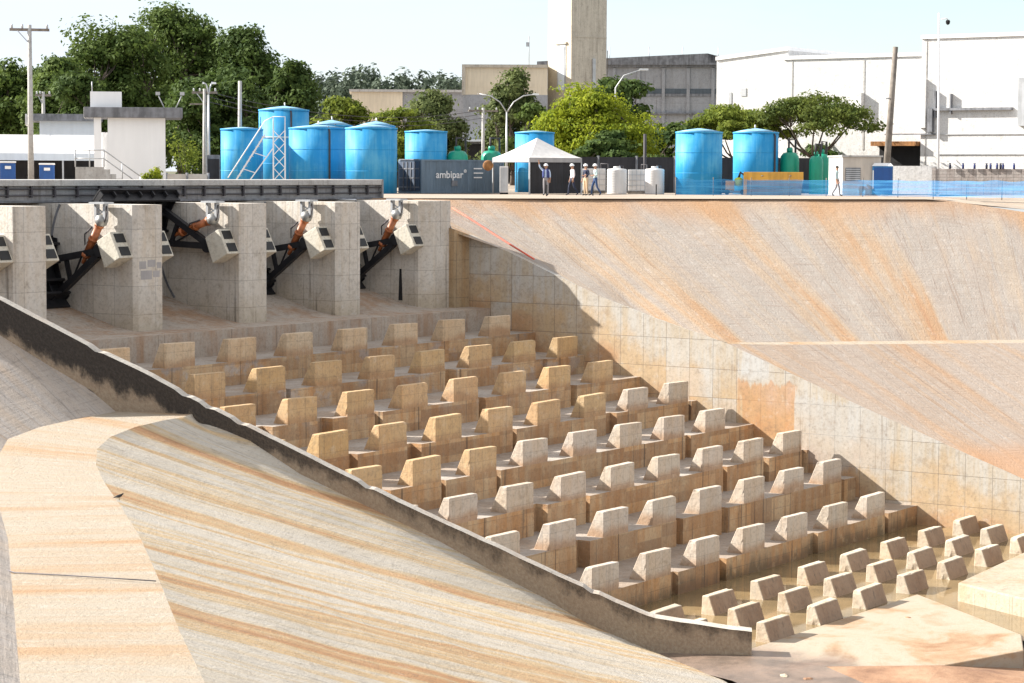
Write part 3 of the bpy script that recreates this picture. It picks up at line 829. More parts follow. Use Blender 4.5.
rw = MB()
wtp = WT + [(90.2, 43.6, 5.07), (90.2, 38.6, 3.32), (90.2, 33.6, 1.6), (90.2, 27.0, -0.6)]
for a, b in zip(wtp, wtp[1:]):
    rw.hexa([(90.2, a[1], -1.2), (90.2, b[1], -1.2), (91.0, b[1], -1.2), (91.0, a[1], -1.2), (90.2, a[1], a[2]), (90.2, b[1], b[2]), (90.9, b[1], b[2] - 0.02), (90.9, a[1], a[2] - 0.02)])
rwo = tag(rw.build('training_wall', M['right_wall'], weld=True), 'tall tan-stained concrete wall of square panels along the far side of the steps', 'wall')
wg = MB()
wg.prism([(89.02, 64.2), (90.25, 64.15), (90.25, 65.2), (89.02, 65.2)], 15-8.0, [12.28, 11.98, 12.2, 12.5])
M['wing'] = concrete('wing_concrete', (0.40, 0.31, 0.20), (0.37, 0.24, 0.12), (0.40, 0.62), panel=(1.25, 0.9), line=0.5, streak=0.7)
tag(wg.build('wing_wall', M['wing']), 'narrow brown-stained wall between the last pier and the tall panelled wall', 'wall')

# ------------------------------------------------------------------ baffle blocks
def chip_edges(o, seed, amt=0.05):
    """worn arrises and a few knocked-off corners"""
    me = o.data
    bm = bmesh.new(); bm.from_mesh(me)
    sharp = [e for e in bm.edges if not e.is_boundary]
    bmesh.ops.bevel(bm, geom=sharp, offset=0.02, segments=1, affect='EDGES')
    bmesh.ops.subdivide_edges(bm, edges=[e for e in bm.edges if e.calc_length() > 0.2], cuts=7, use_grid_fill=True)
    c = sum((v.co for v in bm.verts), Vector()) / len(bm.verts)
    xs = [v.co.x for v in bm.verts]; zs = [v.co.z for v in bm.verts]
    for v in bm.verts:
        p = v.co
        edge = (min(p.x - min(xs), max(xs) - p.x) < .06) + (max(zs) - p.z < .06) + (p.y < .05)
        n = mnoise.noise(Vector((p.x * 3.1 + seed * 7.3, p.y * 3.1, p.z * 3.1)))
        if edge >= 2 and n > 0.22:
            v.co = p.lerp(c, min(.055, (n - .22) * amt * 2.2))
        else:
            v.co = p + (p - c).normalized() * .006 * mnoise.noise(Vector((p.x * 5, p.y * 5 + seed, p.z * 5)))
    bm.to_mesh(me); bm.free()

def block_mesh(name, mats, seed):
    """upstream face sloped, downstream face upright; local origin at the front left foot"""
    r = random.Random(seed)
    h, t0, t1 = 0.93, 0.28 + r.uniform(-.02, .03), 0.70 + r.uniform(-.04, .05)
    j = lambda s=0.015: r.uniform(-s, s)
    mb = MB()
    lo, hi = [(0, 0), (BW, 0), (BW, t1), (0, t1)], [(0 + j(), 0 + j(.008)), (BW + j(), j(.008)), (BW + j(), t0 + j()), (j(), t0 + j())]
    z = [h + j(.02), h + j(.02)]
    mb.hexa([(*lo[0], -0.02), (*lo[1], -0.02), (*lo[2], -0.02), (*lo[3], -0.02), (*hi[0], z[0]), (*hi[1], z[1]), (*hi[2], z[1]), (*hi[3], z[0])])
    o = mb.build(name, mats)
    chip_edges(o, seed)
    return o
protos = [block_mesh('baffle_block', M['block'], s) for s in range(9)]
for p in protos: tag(p, 'concrete block on the steps', 'block', 'baffle blocks on the stepped chute')
rb = random.Random(12)
used = set()
for k, (yf, tz, x0, pitch) in enumerate(ROWS):
    cols = [c for c in range(-4, 9) if x0 + c * pitch > WX(yf) + 0.75 and x0 + c * pitch + BW < XR + 0.15]
    for i, c in enumerate(sorted(cols, reverse=True)):
        q = rb.randrange(9)
        if q not in used: o = protos[q]; used.add(q)
        else:
            o = protos[q].copy(); COL.objects.link(o)
        x = x0 + c * pitch
        o.location = (x + rb.uniform(-.03, .03), yf + 0.004, tz)
        pale = (k >= 5 or (k >= 4 and x > 70) or (k >= 3 and x > 82))
        tone = 'pale grey' if pale else ('greyish' if k == 0 else 'tan')
        j = lambda: rb.uniform(-.06, .06)
        b = rb.uniform(-.07, .07)
        if tone == 'tan': o.color = (1.06 + b + j()*.3, 0.89 + b, 0.62 + b + j()*.6, 1)
        elif tone == 'greyish': o.color = (1.12 + b, 1.05 + b, 0.93 + b, 1)
        else: o.color = (1.06 + b, 1.13 + b, 1.24 + b + j()*.4, 1)
        o['label'] = f"{tone} block, {ORD[i+1]} from the tall right wall on the {ORD[k+1]} step below the gates"

# low blocks standing in the pool: upright upstream, sloped downstream
def pool_block_mesh(seed):
    r = random.Random(seed)
    j = lambda s=0.015: r.uniform(-s, s)
    mb = MB()
    h = 0.66
    # back (upstream) top edge at y=+t, front top edge at y=0, front foot at y=-0.34
    t = 0.28
    f = 0.40
    mb.hexa([(0, -f, -0.4), (BW, -f, -0.4), (BW, t + .04, -0.4), (0, t + .04, -0.4), (j(), 0, h + j()), (BW + j(), 0, h + j()), (BW + j(), t + j(), h + j()), (j(), t + j(), h + j())])
    mb.mi[2] = 1
    o = mb.build('pool_block', None, mats=[M['pool_block'], M['silt']])
    chip_edges(o, seed)
    return o
pp = [pool_block_mesh(40 + s) for s in range(6)]
for p in pp: tag(p, 'low block in the pool', 'block', 'low blocks standing in the pool')
used = set()
POOL = [(37.918, 0.709, 63.872, 'row nearest the steps'), (36.07, 0.709, 62.316, 'middle pool row'), (34.222, 0.709, 64.404, 'row nearest the apron')]
for k, (yf, zt, x0, name) in enumerate(POOL):
    cols = [c for c in range(-2, 8) if x0 + c * 3.5 > WX(yf) + 0.9 and x0 + c * 3.5 + BW < XR + 0.1]
    cols.sort()
    for i, c in enumerate(cols):
        q = rb.randrange(6)
        if q not in used: o = pp[q]; used.add(q)
        else: o = pp[q].copy(); COL.objects.link(o)
        o.location = (x0 + c * 3.5 + rb.uniform(-.04, .04), yf, zt - 0.66)
        b = rb.uniform(-.08, .08)
        o.color = (1.0 + b, 1.0 + b, 1.0 + b, 1)
        o['label'] = f"low mud-brown block in the water, {ORD[i+1]} from the left in the {name}"
# ------------------------------------------------------------------ gate structure
ZP = 13.63                # top of the piers
def pier(x0, x1, label, y0=64.5, b=0.16):
    o = thing('pier', label, 'pier', (x0, y0, 0), 0, 'piers between the gates')
    w = x1 - x0
    poly = [(0, b), (b, 0), (w - 0.05, 0), (w, 0.05), (w, 13.5), (0, 13.5)]
    m = MB(); m.prism(poly, 7.0, ZP)
    m.build('shaft', M['pier'], o)
    # tilted bearing blocks for the gate arms, with two black pads each
    for side in (-1, 1):
        xa, xb = (-0.78, 0.0) if side < 0 else (w, w + 0.78)
        t = MB()
        cy, cz, a = 0.74, 11.85, math.radians(27)
        def R(y, z): return (cy + y * math.cos(a) - z * math.sin(a) * -1 * -1, cz + y * math.sin(a) * -1 * -1 + z * math.cos(a))
        def Q(y, z): # downstream face looks down the chute and a little upwards
            return (cy + y * math.cos(a) + z * math.sin(a), cz - y * math.sin(a) + z * math.cos(a))
        hy, hz = 0.42, 0.58
        pr = [Q(-hy, -hz), Q(hy + .12, -hz), Q(hy, hz), Q(-hy, hz)]
        t.sweep(pr, xa, xb)
        tb = t.build('bearing_block', M['trunnion'], o, bevel=0.03)
        for zc in (-0.29, 0.29):
            p = MB()
            q = [Q(-hy - 0.03, zc - 0.19), Q(-hy + 0.05, zc - 0.19), Q(-hy + 0.05, zc + 0.19), Q(-hy - 0.03, zc + 0.19)]
            p.sweep(q, xa + 0.14, xb - 0.10)
            p.build('bearing_pad', M['rubber'], tb)
        # curved track that the gate edge seals against
        s = MB()
        T = (1.3, 11.8)
        n = 22
        for i in range(n):
            a0, a1 = math.radians(-42 + 74 * i / n), math.radians(-42 + 74 * (i + 1) / n)
            P = [(T[0] + r * math.cos(q), T[1] + r * math.sin(q)) for r, q in ((3.36, a0), (3.46, a0), (3.46, a1), (3.36, a1))]
            xs = (-0.03, 0.0) if side < 0 else (w, w + 0.03)
            s.sweep(P, xs[0], xs[1])
        s.build('seal_track', M['slab_grey'], o)
    return o
PR = [62.75, 69.2, 75.7, 82.2, 89.18]
pier(PR[0]-1.60, PR[0], 'leftmost grey concrete pier, half cut off by the picture edge above the black-stained wall')
p1 = pier(PR[1]-1.60, PR[1], 'second pier from the left, with grey repair patches halfway up its blunt nose')
for x0, x1, z0, z1 in ((.22, .62, 11.05, 11.36), (.70, 1.16, 11.12, 11.40), (.30, .95, 10.62, 10.98), (1.02, 1.40, 10.70, 10.96), (1.24, 1.50, 11.06, 11.30)):
    m = MB(); m.box(x0, x1, -0.006, 0.0, z0, z1); m.build('repair_patch', M['tent_grey'], p1)
pier(PR[2]-1.65, PR[2], 'third pier from the left, right of the raised black gate')
pier(PR[3]-1.65, PR[3], 'fourth pier from the left, below the blue tanks')
# the abutment: broader, carries the end of the bridge
ab = pier(PR[4]-1.95, PR[4], 'broad stained concrete pier at the right end of the gates, beside the sloping bank', b=0.5)
s = MB(); s.hexa([(-0.012, 1.42, 8.9), (0.0, 1.42, 8.9), (0.0, 1.66, 8.9), (-0.012, 1.66, 8.9), (-0.012, 1.48, 10.4), (0.0, 1.48, 10.4), (0.0, 1.60, 10.4), (-0.012, 1.60, 10.4)])
s.build('joint', M['dark'], ab)

def gate(xl, xr, lift, label):
    o = thing('radial_gate', label, 'gate', (xl, 65.8, 11.8), 0, 'radial gates of the dam')
    w = xr - xl
    R0, R1 = 3.18, 3.34
    A = math.radians(lift)
    sk = MB(); n = 16
    for i in range(n):
        a0, a1 = A + math.radians(-46 + 55 * i / n), A + math.radians(-46 + 55 * (i + 1) / n)
        sk.sweep([(r * math.cos(q), r * math.sin(q)) for r, q in ((R0 + .1, a0), (R1, a0), (R1, a1), (R0 + .1, a1))], 0.06, w - 0.06)
    sk.build('skin_plate', M['black_steel'], o)
    for a in (-38, -26, -11, 4):
        rib = MB()
        q = A + math.radians(a)
        c, s = math.cos(q), math.sin(q)
        P = [(2.85 * c + .05 * s, 2.85 * s - .05 * c), (3.27 * c + .05 * s, 3.27 * s - .05 * c), (3.27 * c - .05 * s, 3.27 * s + .05 * c), (2.85 * c - .05 * s, 2.85 * s + .05 * c)]
        rib.sweep(P, 0.08, w - 0.08)
        rib.build('rib', M['black_steel'], o)
    for i in range(7):
        x = 0.1 + (w - 0.2) * i / 6
        vr = MB()
        for k in range(8):
            a0, a1 = A + math.radians(-40 + 48 * k / 8), A + math.radians(-40 + 48 * (k + 1) / 8)
            vr.sweep([(r * math.cos(q), r * math.sin(q)) for r, q in ((3.02, a0), (3.27, a0), (3.27, a1), (3.02, a1))], x - 0.03, x + 0.03)
        vr.build('stiffener', M['black_steel'], o)
    for side in (0, 1):
        x = 0.46 if side == 0 else w - 0.46
        am = MB()
        for a in (-9, -36):
            q = A + math.radians(a)
            am.bar((x, 0.35 * math.cos(q), 0.35 * math.sin(q)), (x, 3.1 * math.cos(q), 3.1 * math.sin(q)), 0.26, 0.26)
        q0, q1 = A + math.radians(-9), A + math.radians(-36)
        am.bar((x, 2.15 * math.cos(q0), 2.15 * math.sin(q0)), (x, 2.3 * math.cos(q1), 2.3 * math.sin(q1)), 0.14, 0.16)
        am.bar((x, 1.2 * math.cos(q0), 1.2 * math.sin(q0)), (x, 2.2 * math.cos(q1), 2.2 * math.sin(q1)), 0.06, 0.06)
        am.build('arm', M['black_steel'], o)
        hb = MB(); hb.tube([(x - 0.2, 0.12, 0), (x + 0.2, 0.12, 0)], 0.27, 14)
        hb.build('hub', M['black_steel'], o)
    return o
gl = [(PR[0], PR[1]-1.60), (PR[1], PR[2]-1.65), (PR[2], PR[3]-1.65), (PR[3], PR[4]-1.95)]
gn = ['lowered black radial gate in the leftmost open bay', 'raised black radial gate whose dark plate stands under the bridge', 'lowered black radial gate in the bay right of the raised gate', 'lowered black radial gate in the bay beside the right-hand bank']
for (a, b), s, l in zip(gl, (0, 38, 0, 0), gn): gate(a, b, s, l)

def ram(x, top, bot, label, raised=False):
    """hydraulic ram hung from a bracket at the pier top"""
    o = thing('hydraulic_ram', label, 'hydraulic ram', (x, top[0], top[1]), 0, 'orange hydraulic rams of the gates')
    d = Vector((0, bot[0] - top[0], bot[1] - top[1]))
    L = d.length; u = d.normalized()
    at = lambda f: tuple(u * (L * f))
    m = MB(); m.tube([at(0.10), at(0.80)], 0.16, 14); m.tube([at(0.08), at(0.13)], 0.20, 14); m.tube([at(0.42), at(0.47)], 0.20, 14); m.tube([at(0.77), at(0.84)], 0.21, 14)
    m.build('barrel', M['orange'], o)
    m = MB(); m.tube([at(0.80), at(1.0)], 0.085, 10); m.build('rod', M['orange'], o)
    m = MB(); m.lathe([(0.02, -0.26), (0.2, -0.2), (0.28, 0), (0.2, 0.2), (0.02, 0.26)], 16); m.build('ball_joint', M['grey_metal'], o)
    h = ZP - top[1]
    m = MB()
    m.box(-0.10, 0.10, -0.30, -0.18, 0.05, h + 0.06); m.box(-0.10, 0.10, 0.18, 0.30, 0.05, h + 0.06); m.box(-0.28, 0.28, -0.42, 0.42, h + 0.02, h + 0.10)
    m.bar((0, -0.25, h * 0.35), (0, 0.25, h * 0.8), 0.05); m.bar((0, 0.25, h * 0.3), (0, -0.25, h * 0.7), 0.05)
    m.build('bracket', M['galv'], o)
    m = MB()
    side = [Vector(at(0.2)) + Vector((-0.1, 0.2, 0.1)), Vector(at(0.35)) + Vector((-0.15, 0.42, 0.05)), Vector(at(0.5)) + Vector((-0.1, 0.3, -0.12)), Vector(at(0.45)) + Vector((-0.05, 0.16, 0))]
    m.tube(side, 0.035, 6); m.build('hose', M['cable'], o)
    m = MB(); m.tube([(0, -0.3, h * .9), (-.12, -0.42, h * .5), (-.1, -0.3, 0.0), (0, -0.1, -.15)], 0.03, 6)
    m.build('hose', M['cable'], o)
    m = MB(); m.tube([at(0.15), tuple(Vector(at(0.5)) + Vector((-.2, .0, .0)))], 0.04, 6); m.build('pipe', M['orange'], o)
    return o
ram(PR[1]-1.60-0.42, (65.95, 12.98), (67.0, 11.25), 'orange hydraulic ram on the pier left of the raised gate')
ram(PR[2]-1.65-0.42, (65.75, 12.95), (67.9, 12.25), 'orange hydraulic ram lying nearly level behind the raised gate arm')
ram(PR[3]-1.65-0.42, (65.95, 12.98), (67.0, 11.25), 'orange hydraulic ram hanging in the third open bay, below the blue tanks')
ram(PR[4]-1.95-0.42, (65.95, 12.98), (67.0, 11.25), 'orange hydraulic ram on the broad right-hand end pier')

# bridge along the gates
br = thing('service_bridge', 'grey concrete service bridge with pipe railing running across the tops of the piers', 'bridge', (40, 69.7, 0))
LB = 50.6
m = MB(); m.box(0, LB, 0.25, 4.4, 13.71, 14.34); m.build('girder', M['girder'], br, bevel=0.02)
m = MB(); m.box(0, LB, 0.06, 4.6, 14.345, 14.6); m.build('deck', M['kerb'], br, bevel=0.02)
m = MB(); m.box(0, LB, 0.16, 0.6, 13.66, 13.74); m.build('ledge', M['slab_grey'], br)
for z in (14.22, 13.95):
    m = MB(); m.tube([(0, 0.14, z), (LB, 0.14, z)], 0.03, 6); m.build('rail', M['cable'], br)
px0 = 0.7
while px0 < LB:
    m = MB(); m.box(px0 - .045, px0 + .045, 0.08, 0.20, 13.87, 14.34)
    m.build('post', M['cable'], br); px0 += 1.32
m = MB(); m.box(LB, LB + 0.12, 0.04, 4.6, 13.67, 14.62); m.build('end_plate', M['girder'], br)
for xx in (PR[0] + 2.9, PR[1] + 1.2, PR[2] + 1.7, PR[3] + 2.4):
    m = MB(); m.box(xx - 0.03, xx + 0.03, 0.21, 0.26, 13.66, 14.32); m.build('joint', M['dark'], br)

# ------------------------------------------------------------------ the yard: tanks
def tank(loc, r, h, label, lid=0.35, band=None, group='blue tanks in the yard', mat='blue_tank', fit=True, seed=0):
    o = thing('water_tank', label, 'tank', loc, 0, group)
    m = MB(); m.lathe([(r, 0), (r, h)], 40); m.build('shell', M[mat], o)
    m = MB(); m.lathe([(r + .035, h - 0.09), (r + .035, h + 0.01)], 40); m.build('rim', M[mat], o)
    m = MB(); m.lathe([(r + .02, h + .008), (r * .55, h + lid * .6), (0.12, h + lid)], 40); m.build('lid', M['blue_lid' if mat == 'blue_tank' else mat], o)
    for f in (.34, .67):
        m = MB(); m.lathe([(r + .004, h * f - .025), (r + .012, h * f), (r + .004, h * f + .025)], 40); m.build('seam', M[mat], o)
    if band:
        m = MB(); m.lathe([(r + .02, h * band - .06), (r + .02, h * band + .06)], 40); m.build('band', M['tank_band'], o)
    if fit:
        a = math.radians(205 + seed * 37 % 80)
        c, s = math.cos(a), math.sin(a)
        m = MB(); m.tube([(c * (r + .09), s * (r + .09), 0.2), (c * (r + .09), s * (r + .09), h - .25), (c * (r - .1), s * (r - .1), h + .05)], 0.06, 8); m.build('pipe', M['cable'], o)
        m = MB(); m.tube([(.3 * r, .2 * r, h + lid * .6), (.3 * r, .2 * r, h + lid + .25)], 0.05, 6); m.build('vent', M['galv'], o)
    return o
for (loc, r, h, lid, band, fit, seed, label) in [((107.37, 93.473, 13.7), 1.287, 3.87, 0.12, None, False, 0, 'leftmost blue tank, behind the foot of the white lattice stair'), ((115.769, 97.178, 13.7), 1.63, 5.28, 0.25, 0.66, True, 3, 'tallest blue tank, with a pale band, rising behind the white lattice stair'), ((109.991, 89.64, 13.7), 1.762, 3.95, 0.2, None, True, 1, 'wide blue tank with a black pipe down its lit left side'), ((108.67, 84.466, 13.7), 1.534, 3.89, 0.2, None, False, 2, 'blue tank right of the end of the bridge, beside the dark container end'), ((119.085, 95.883, 13.7), 1.355, 4.33, 0.35, None, True, 5, 'blue tank of which only the domed lid shows behind the wide tank'), ((121.539, 94.07, 13.7), 1.264, 4.33, 0.3, None, True, 6, 'blue tank of which only the grey lid shows behind the tank at the bridge end'), ((120.997, 89.534, 13.7), 1.37, 3.93, 0.12, None, False, 0, 'flat-topped blue tank rising behind the grey container'), ((126.657, 84.809, 13.7), 1.289, 3.93, 0.12, None, False, 0, 'blue tank rising behind the peak of the white canopy'), ((122.301, 69.861, 13.7), 1.415, 3.79, 0.22, None, False, 4, 'blue tank wrapped low in blue mesh, left of the two on the right'), ((129.576, 69.881, 13.7), 1.428, 3.89, 0.25, None, True, 8, 'blue tank standing behind the orange-rimmed skip')]:
    tank(loc, r, h, label, lid, band, fit=fit, seed=seed)
def green_tank(loc, r, h, label, n=1):
    o = thing('green_tank', label, 'tank', loc, 0, 'green filter tanks in the yard')
    m = MB(); m.lathe([(r * .96, 0), (r, .1), (r, h * .80), (r * .95, h * .88), (r * .72, h * .96), (r * .32, h * .985)], 32); m.build('shell', M['green_tank'], o)
    m = MB(); m.lathe([(r * .32, h * .98), (r * .32, h * 1.07), (r * .2, h * 1.10)], 20); m.build('neck', M['green_tank'], o)
    m = MB(); m.tube([(-r * .2, 0, h * 1.02), (-r * .2, 0, h * 1.28), (r * 1.3, 0, h * 1.28), (r * 1.3, 0, h * .3)], 0.07, 8); m.build('pipe', M['cable'], o)
    return o
for (loc, r, h, label) in [((122.156, 87.838, 13.7), 0.685, 2.74, 'green domed tank behind the left half of the grey container'), ((124.231, 86.581, 13.7), 0.689, 2.76, 'green domed tank behind the left edge of the white canopy'), ((130.795, 68.1, 13.7), 0.603, 2.69, 'green tank between the blue tank and the dark gap, behind the skip'), ((130.842, 66.254, 13.7), 0.441, 2.46, 'slim green tank just left of the beige cabin'), ((132.863, 66.851, 13.7), 0.447, 2.6, 'green tank half behind the slim green tank beside the cabin')]: green_tank(loc, r, h, label)
def drum(loc, r, h, label):
    o = thing('white_drum', label, 'drum', loc, 0, 'white plastic drums beside the canopy')
    m = MB()
    pr = [(r * .96, 0)]
    for i in range(9): pr += [(r, h * (0.03 + i * .1)), (r * .985, h * (0.055 + i * .1)), (r * .985, h * (0.10 + i * .1))]
    pr += [(r, h * .95), (r * .9, h), (r * .4, h * 1.02)]
    m.lathe(pr, 28); m.build('shell', M['cream_plastic'], o)
    m = MB(); m.lathe([(r * .36, h * 1.01), (r * .36, h * 1.09), (r * .3, h * 1.10)], 18); m.build('cap', M['cream_plastic'], o)
    m = MB(); m.tube([(r * .5, 0, h * 1.0), (r * .5, 0, h * 1.12), (r * 1.12, 0, h * 1.12), (r * 1.12, 0, .1)], 0.05, 8); m.build('pipe', M['cable'], o)
    return o
for (loc, r, h, label) in [((119.493, 73.968, 13.7), 0.609, 1.53, 'white ribbed drum right of the walking people'), ((120.79, 72.071, 13.7), 0.593, 1.54, 'white ribbed drum close to the left side of a big blue tank')]: drum(loc, r, h, label)
def cage_tote(loc, rz, w, h, label):
    o = thing('caged_tote', label, 'tote', loc, rz, 'caged plastic totes beside the canopy')
    m = MB(); m.box(-w/2, w/2, 0.05, w, 0.16, h); m.build('bottle', M['cream_plastic'], o, bevel=0.06)
    m = MB()
    for i in range(5):
        x = -w/2 + w * i / 4; m.box(x - .015, x + .015, 0.0, 0.03, .1, h)
    for i in range(5):
        z = .2 + (h - .2) * i / 4; m.box(-w/2, w/2, 0.0, 0.03, z - .015, z + .015)
    m.build('cage', M['galv'], o)
    m = MB(); m.box(-w/2, w/2, 0, w, 0, .15); m.build('pallet', M['wood'], o)
    m = MB(); m.tube([(w*.3, 0.4, h), (w*.3, 0.4, h + .3), (w*.62, 0.2, h + .3), (w*.62, 0.1, .1)], .05, 8); m.build('pipe', M['cable'], o)
    return o
for (loc, rz, w, h, label) in [((121.246, 76.734, 13.7), -1.0066, 1.43, 1.55, 'caged tote directly behind the walking people'), ((121.879, 74.031, 13.7), -1.0247, 1.05, 1.5, 'caged tote between the two white drums')]: cage_tote(loc, rz, w, h, label)

# lattice stair tower against the tanks
def lattice(loc, rz, h):
    o = thing('access_stair', 'white lattice access stair leaning against the tall blue tank', 'stair', loc, rz)
    m = MB()
    for y in (0, .7):
        m.bar((-2.2, y, 0), (0, y, h * .93), .09); m.bar((-1.45, y, 0), (.5, y, h * .72), .07); m.bar((.5, y, 0), (.5, y, h), .08); m.bar((1.2, y, 0), (1.2, y, h), .08)
    m.build('frame', M['white'], o)
    m = MB()
    for i in range(12):
        f = (i + .5) / 12; x = -2.2 + 2.2 * f
        m.box(x - .1, x + .14, 0, .7, h * .93 * f - .02, h * .93 * f + .02)
    m.build('treads', M['galv'], o)
    m = MB()
    for i in range(5):
        z0, z1 = h * i / 5, h * (i + 1) / 5
        m.bar((.5, 0, z0), (1.2, 0, z1), .05); m.bar((.5, .7, z1), (1.2, .7, z0), .05)
    m.build('brace', M['white'], o)
    for i in range(3):
        m = MB(); m.bar((-1.9 + i * .62, 0, h * .12 + i * h * .26), (-1.2 + i * .62, 0, h * .06 + i * h * .26), .05); m.build('strut', M['white'], o)
    m = MB(); m.tube([(.5, 0, h), (.5, 0, h + .8), (1.2, 0, h + .8), (1.2, 0, h)], .035, 6); m.tube([(-2.2, 0, .9), (0, 0, h * .93 + .8), (.5, 0, h + .8)], .035, 6); m.build('handrail', M['white'], o)
lattice(*((105.481, 90.018, 13.7), -0.863, 3.75))

# container with lettering
def text_mesh(body, size, mat, parent, loc, name='lettering', depth=0.01, rot=(math.radians(90), 0, 0)):
    cu = bpy.data.curves.new(name, 'FONT'); cu.body = body; cu.size = size; cu.extrude = depth; cu.offset = 0.006; cu.align_x = 'LEFT'
    tmp = bpy.data.objects.new(name, cu); COL.objects.link(tmp)
    dg = bpy.context.evaluated_depsgraph_get()
    me = bpy.data.meshes.new_from_object(tmp.evaluated_get(dg))
    bpy.data.objects.remove(tmp)
    o = bpy.data.objects.new(name, me); COL.objects.link(o)
    me.materials.clear(); me.materials.append(mat)
    o.parent = parent; o.location = loc; o.rotation_euler = rot
    return o
def container(loc, rz, L, W, H):
    o = thing('shipping_container', 'grey corrugated container lettered ambipar, left of the white canopy', 'container', loc, rz)
    m = MB()
    n = int(L / .28)
    pr = []
    for i in range(n + 1):
        x = L * i / n
        pr.append((x, 0.0 if i % 2 == 0 else 0.035)); 
    poly = []
    for i in range(n):
        x0, x1 = L * i / n, L * (i + 1) / n
        d = 0.0 if i % 2 == 0 else 0.045
        poly += [(x0 + .03, d), (x1 - .03, d)]
    poly = poly + [(L, W), (0, W)]
    m.prism(poly, .12, H - .1); m.build('side_wall', M['container'], o)
    m = MB(); m.box(-.03, L + .03, -.03, W + .03, H - .1, H); m.box(-.03, L + .03, -.03, W + .03, 0.02, .14)
    for x in (-.03, L - .09):
        m.box(x, x + .12, -.035, .09, .14, H - .1); m.box(x, x + .12, W - .09, W + .035, .14, H - .1)
    m.build('frame', M['container'], o)
    m = MB()
    m.box(-.06, -.031, .12, W - .12, .16, H - .12)
    m.build('end_door', M['container_end'], o)
    m = MB()
    for y in (W * .25, W * .42, W * .58, W * .75): m.tube([(-.09, y, .2), (-.09, y, H - .15)], .03, 6)
    for i in range(4): m.box(-.085, -.06, .15, W - .15, .35 + i * .55, .42 + i * .55)
    m.build('lock_rod', M['slab_grey'], o)
    text_mesh('ambipar', .62, M['white'], o, (L * .17, -.012, H * .46))
    text_mesh('®', .26, M['white'], o, (L * .17 + 2.06, -.012, H * .62))
    m = MB()
    for i, w in enumerate((.62, .70, .62)): m.box(L * .63, L * .63 + w, -.02, -.004, H * .74 - i * .27 - .035, H * .74 - i * .27 + .035)
    m.build('line_of_lettering', M['white'], o)
    m = MB(); m.box(L * .36, L * .43, -.03, -.004, H * .22, H * .38); m.build('vent', M['slab_grey'], o)
container(*((110.762, 82.295, 13.7), -0.3398, 6.06, 2.44, 2.04))
def dry_bale(loc):
    m = MB(); r = random.Random(2)
    prof = [(.05, -.08), (.26, -.07), (.31, 0), (.26, .07), (.05, .08)]
    m.lathe(prof, 20)
    o = m.build('rusty_disc', M['rust'], None, loc); o.rotation_euler = (math.radians(90), 0, -0.9606)
    tag(o, 'round rusty brown disc hanging at the upper right corner of the grey container', 'disc')
dry_bale((111.295, 77.818, 15.39))
def cabinet(loc, rz, w, h):
    o = thing('control_cabinet', 'pale grey control cabinet between the container and the canopy', 'cabinet', loc, rz)
    m = MB(); m.box(-w/2, w/2, 0, .6, .1, h); m.build('case', M['cream_plastic'], o, bevel=.02)
    m = MB(); m.box(-w/2 + .05, w/2 - .05, -.03, -.001, .2, h - .1); m.build('door', M['galv'], o)
    m = MB(); m.box(-w/2, w/2, .05, .55, 0, .1); m.build('plinth', M['dark'], o)
cabinet((111.894, 77.086, 13.7), -0.9675, .5, 1.65)

# canopy
def canopy(loc, rz, w, d, he, hp):
    o = thing('canopy_tent', 'white pyramid canopy tent with dark mesh side cloths beside the container', 'tent', loc, rz)
    p = [(-w/2, -d/2), (w/2, -d/2), (w/2, d/2), (-w/2, d/2)]
    m = MB()
    nn = 10
    for i in range(4):
        a, b = p[i], p[(i + 1) % 4]
        for k in range(nn):
            f0, f1 = k / nn, (k + 1) / nn
            def lv(f):
                z = he + (hp - he) * (f ** 1.18)
                return [(a[0] * (1 - f), a[1] * (1 - f), z), (b[0] * (1 - f), b[1] * (1 - f), z)]
            A, B = lv(f0), lv(f1)
            m.face([A[0], A[1], B[1], B[0]] if k < nn - 1 else [A[0], A[1], B[0]])
    m.build('roof', M['tent'], o)
    m = MB()
    for i in range(4):
        a, b = p[i], p[(i + 1) % 4]
        m.bar((a[0], a[1], he - .13), (b[0], b[1], he - .13), .02, .27)
    m.build('valance', M['tent_grey'], o)
    for q in p:
        l = MB(); l.box(q[0] * .985 - .035, q[0] * .985 + .035, q[1] * .985 - .035, q[1] * .985 + .035, 0, he - .2); l.build('leg', M['galv'], o)
    m = MB()
    for (a, b) in ((p[0], p[1]), (p[1], p[2])):
        a = Vector((a[0] * .96, a[1] * .96, 0)); b = Vector((b[0] * .96, b[1] * .96, 0))
        n = 26
        for k in range(n):
            q0, q1 = a.lerp(b, k / n), a.lerp(b, (k + 1) / n)
            nrm = Vector((b.y - a.y, a.x - b.x, 0)).normalized()
            o0, o1 = nrm * (.04 * math.sin(k * 1.7)), nrm * (.04 * math.sin((k + 1) * 1.7))
            m.face([q0 + o0 + Vector((0, 0, .05)), q1 + o1 + Vector((0, 0, .05)), q1 + o1 * .2 + Vector((0, 0, he - .2)), q0 + o0 * .2 + Vector((0, 0, he - .2))])
    s = m.build('side_cloth', M['cloth_dark'], o)
    so = s.modifiers.new('thick', 'SOLIDIFY'); so.thickness = .01
canopy(*((115.076, 76.874, 13.7), -0.3619, 3.85, 3.85, 2.16, 3.36))
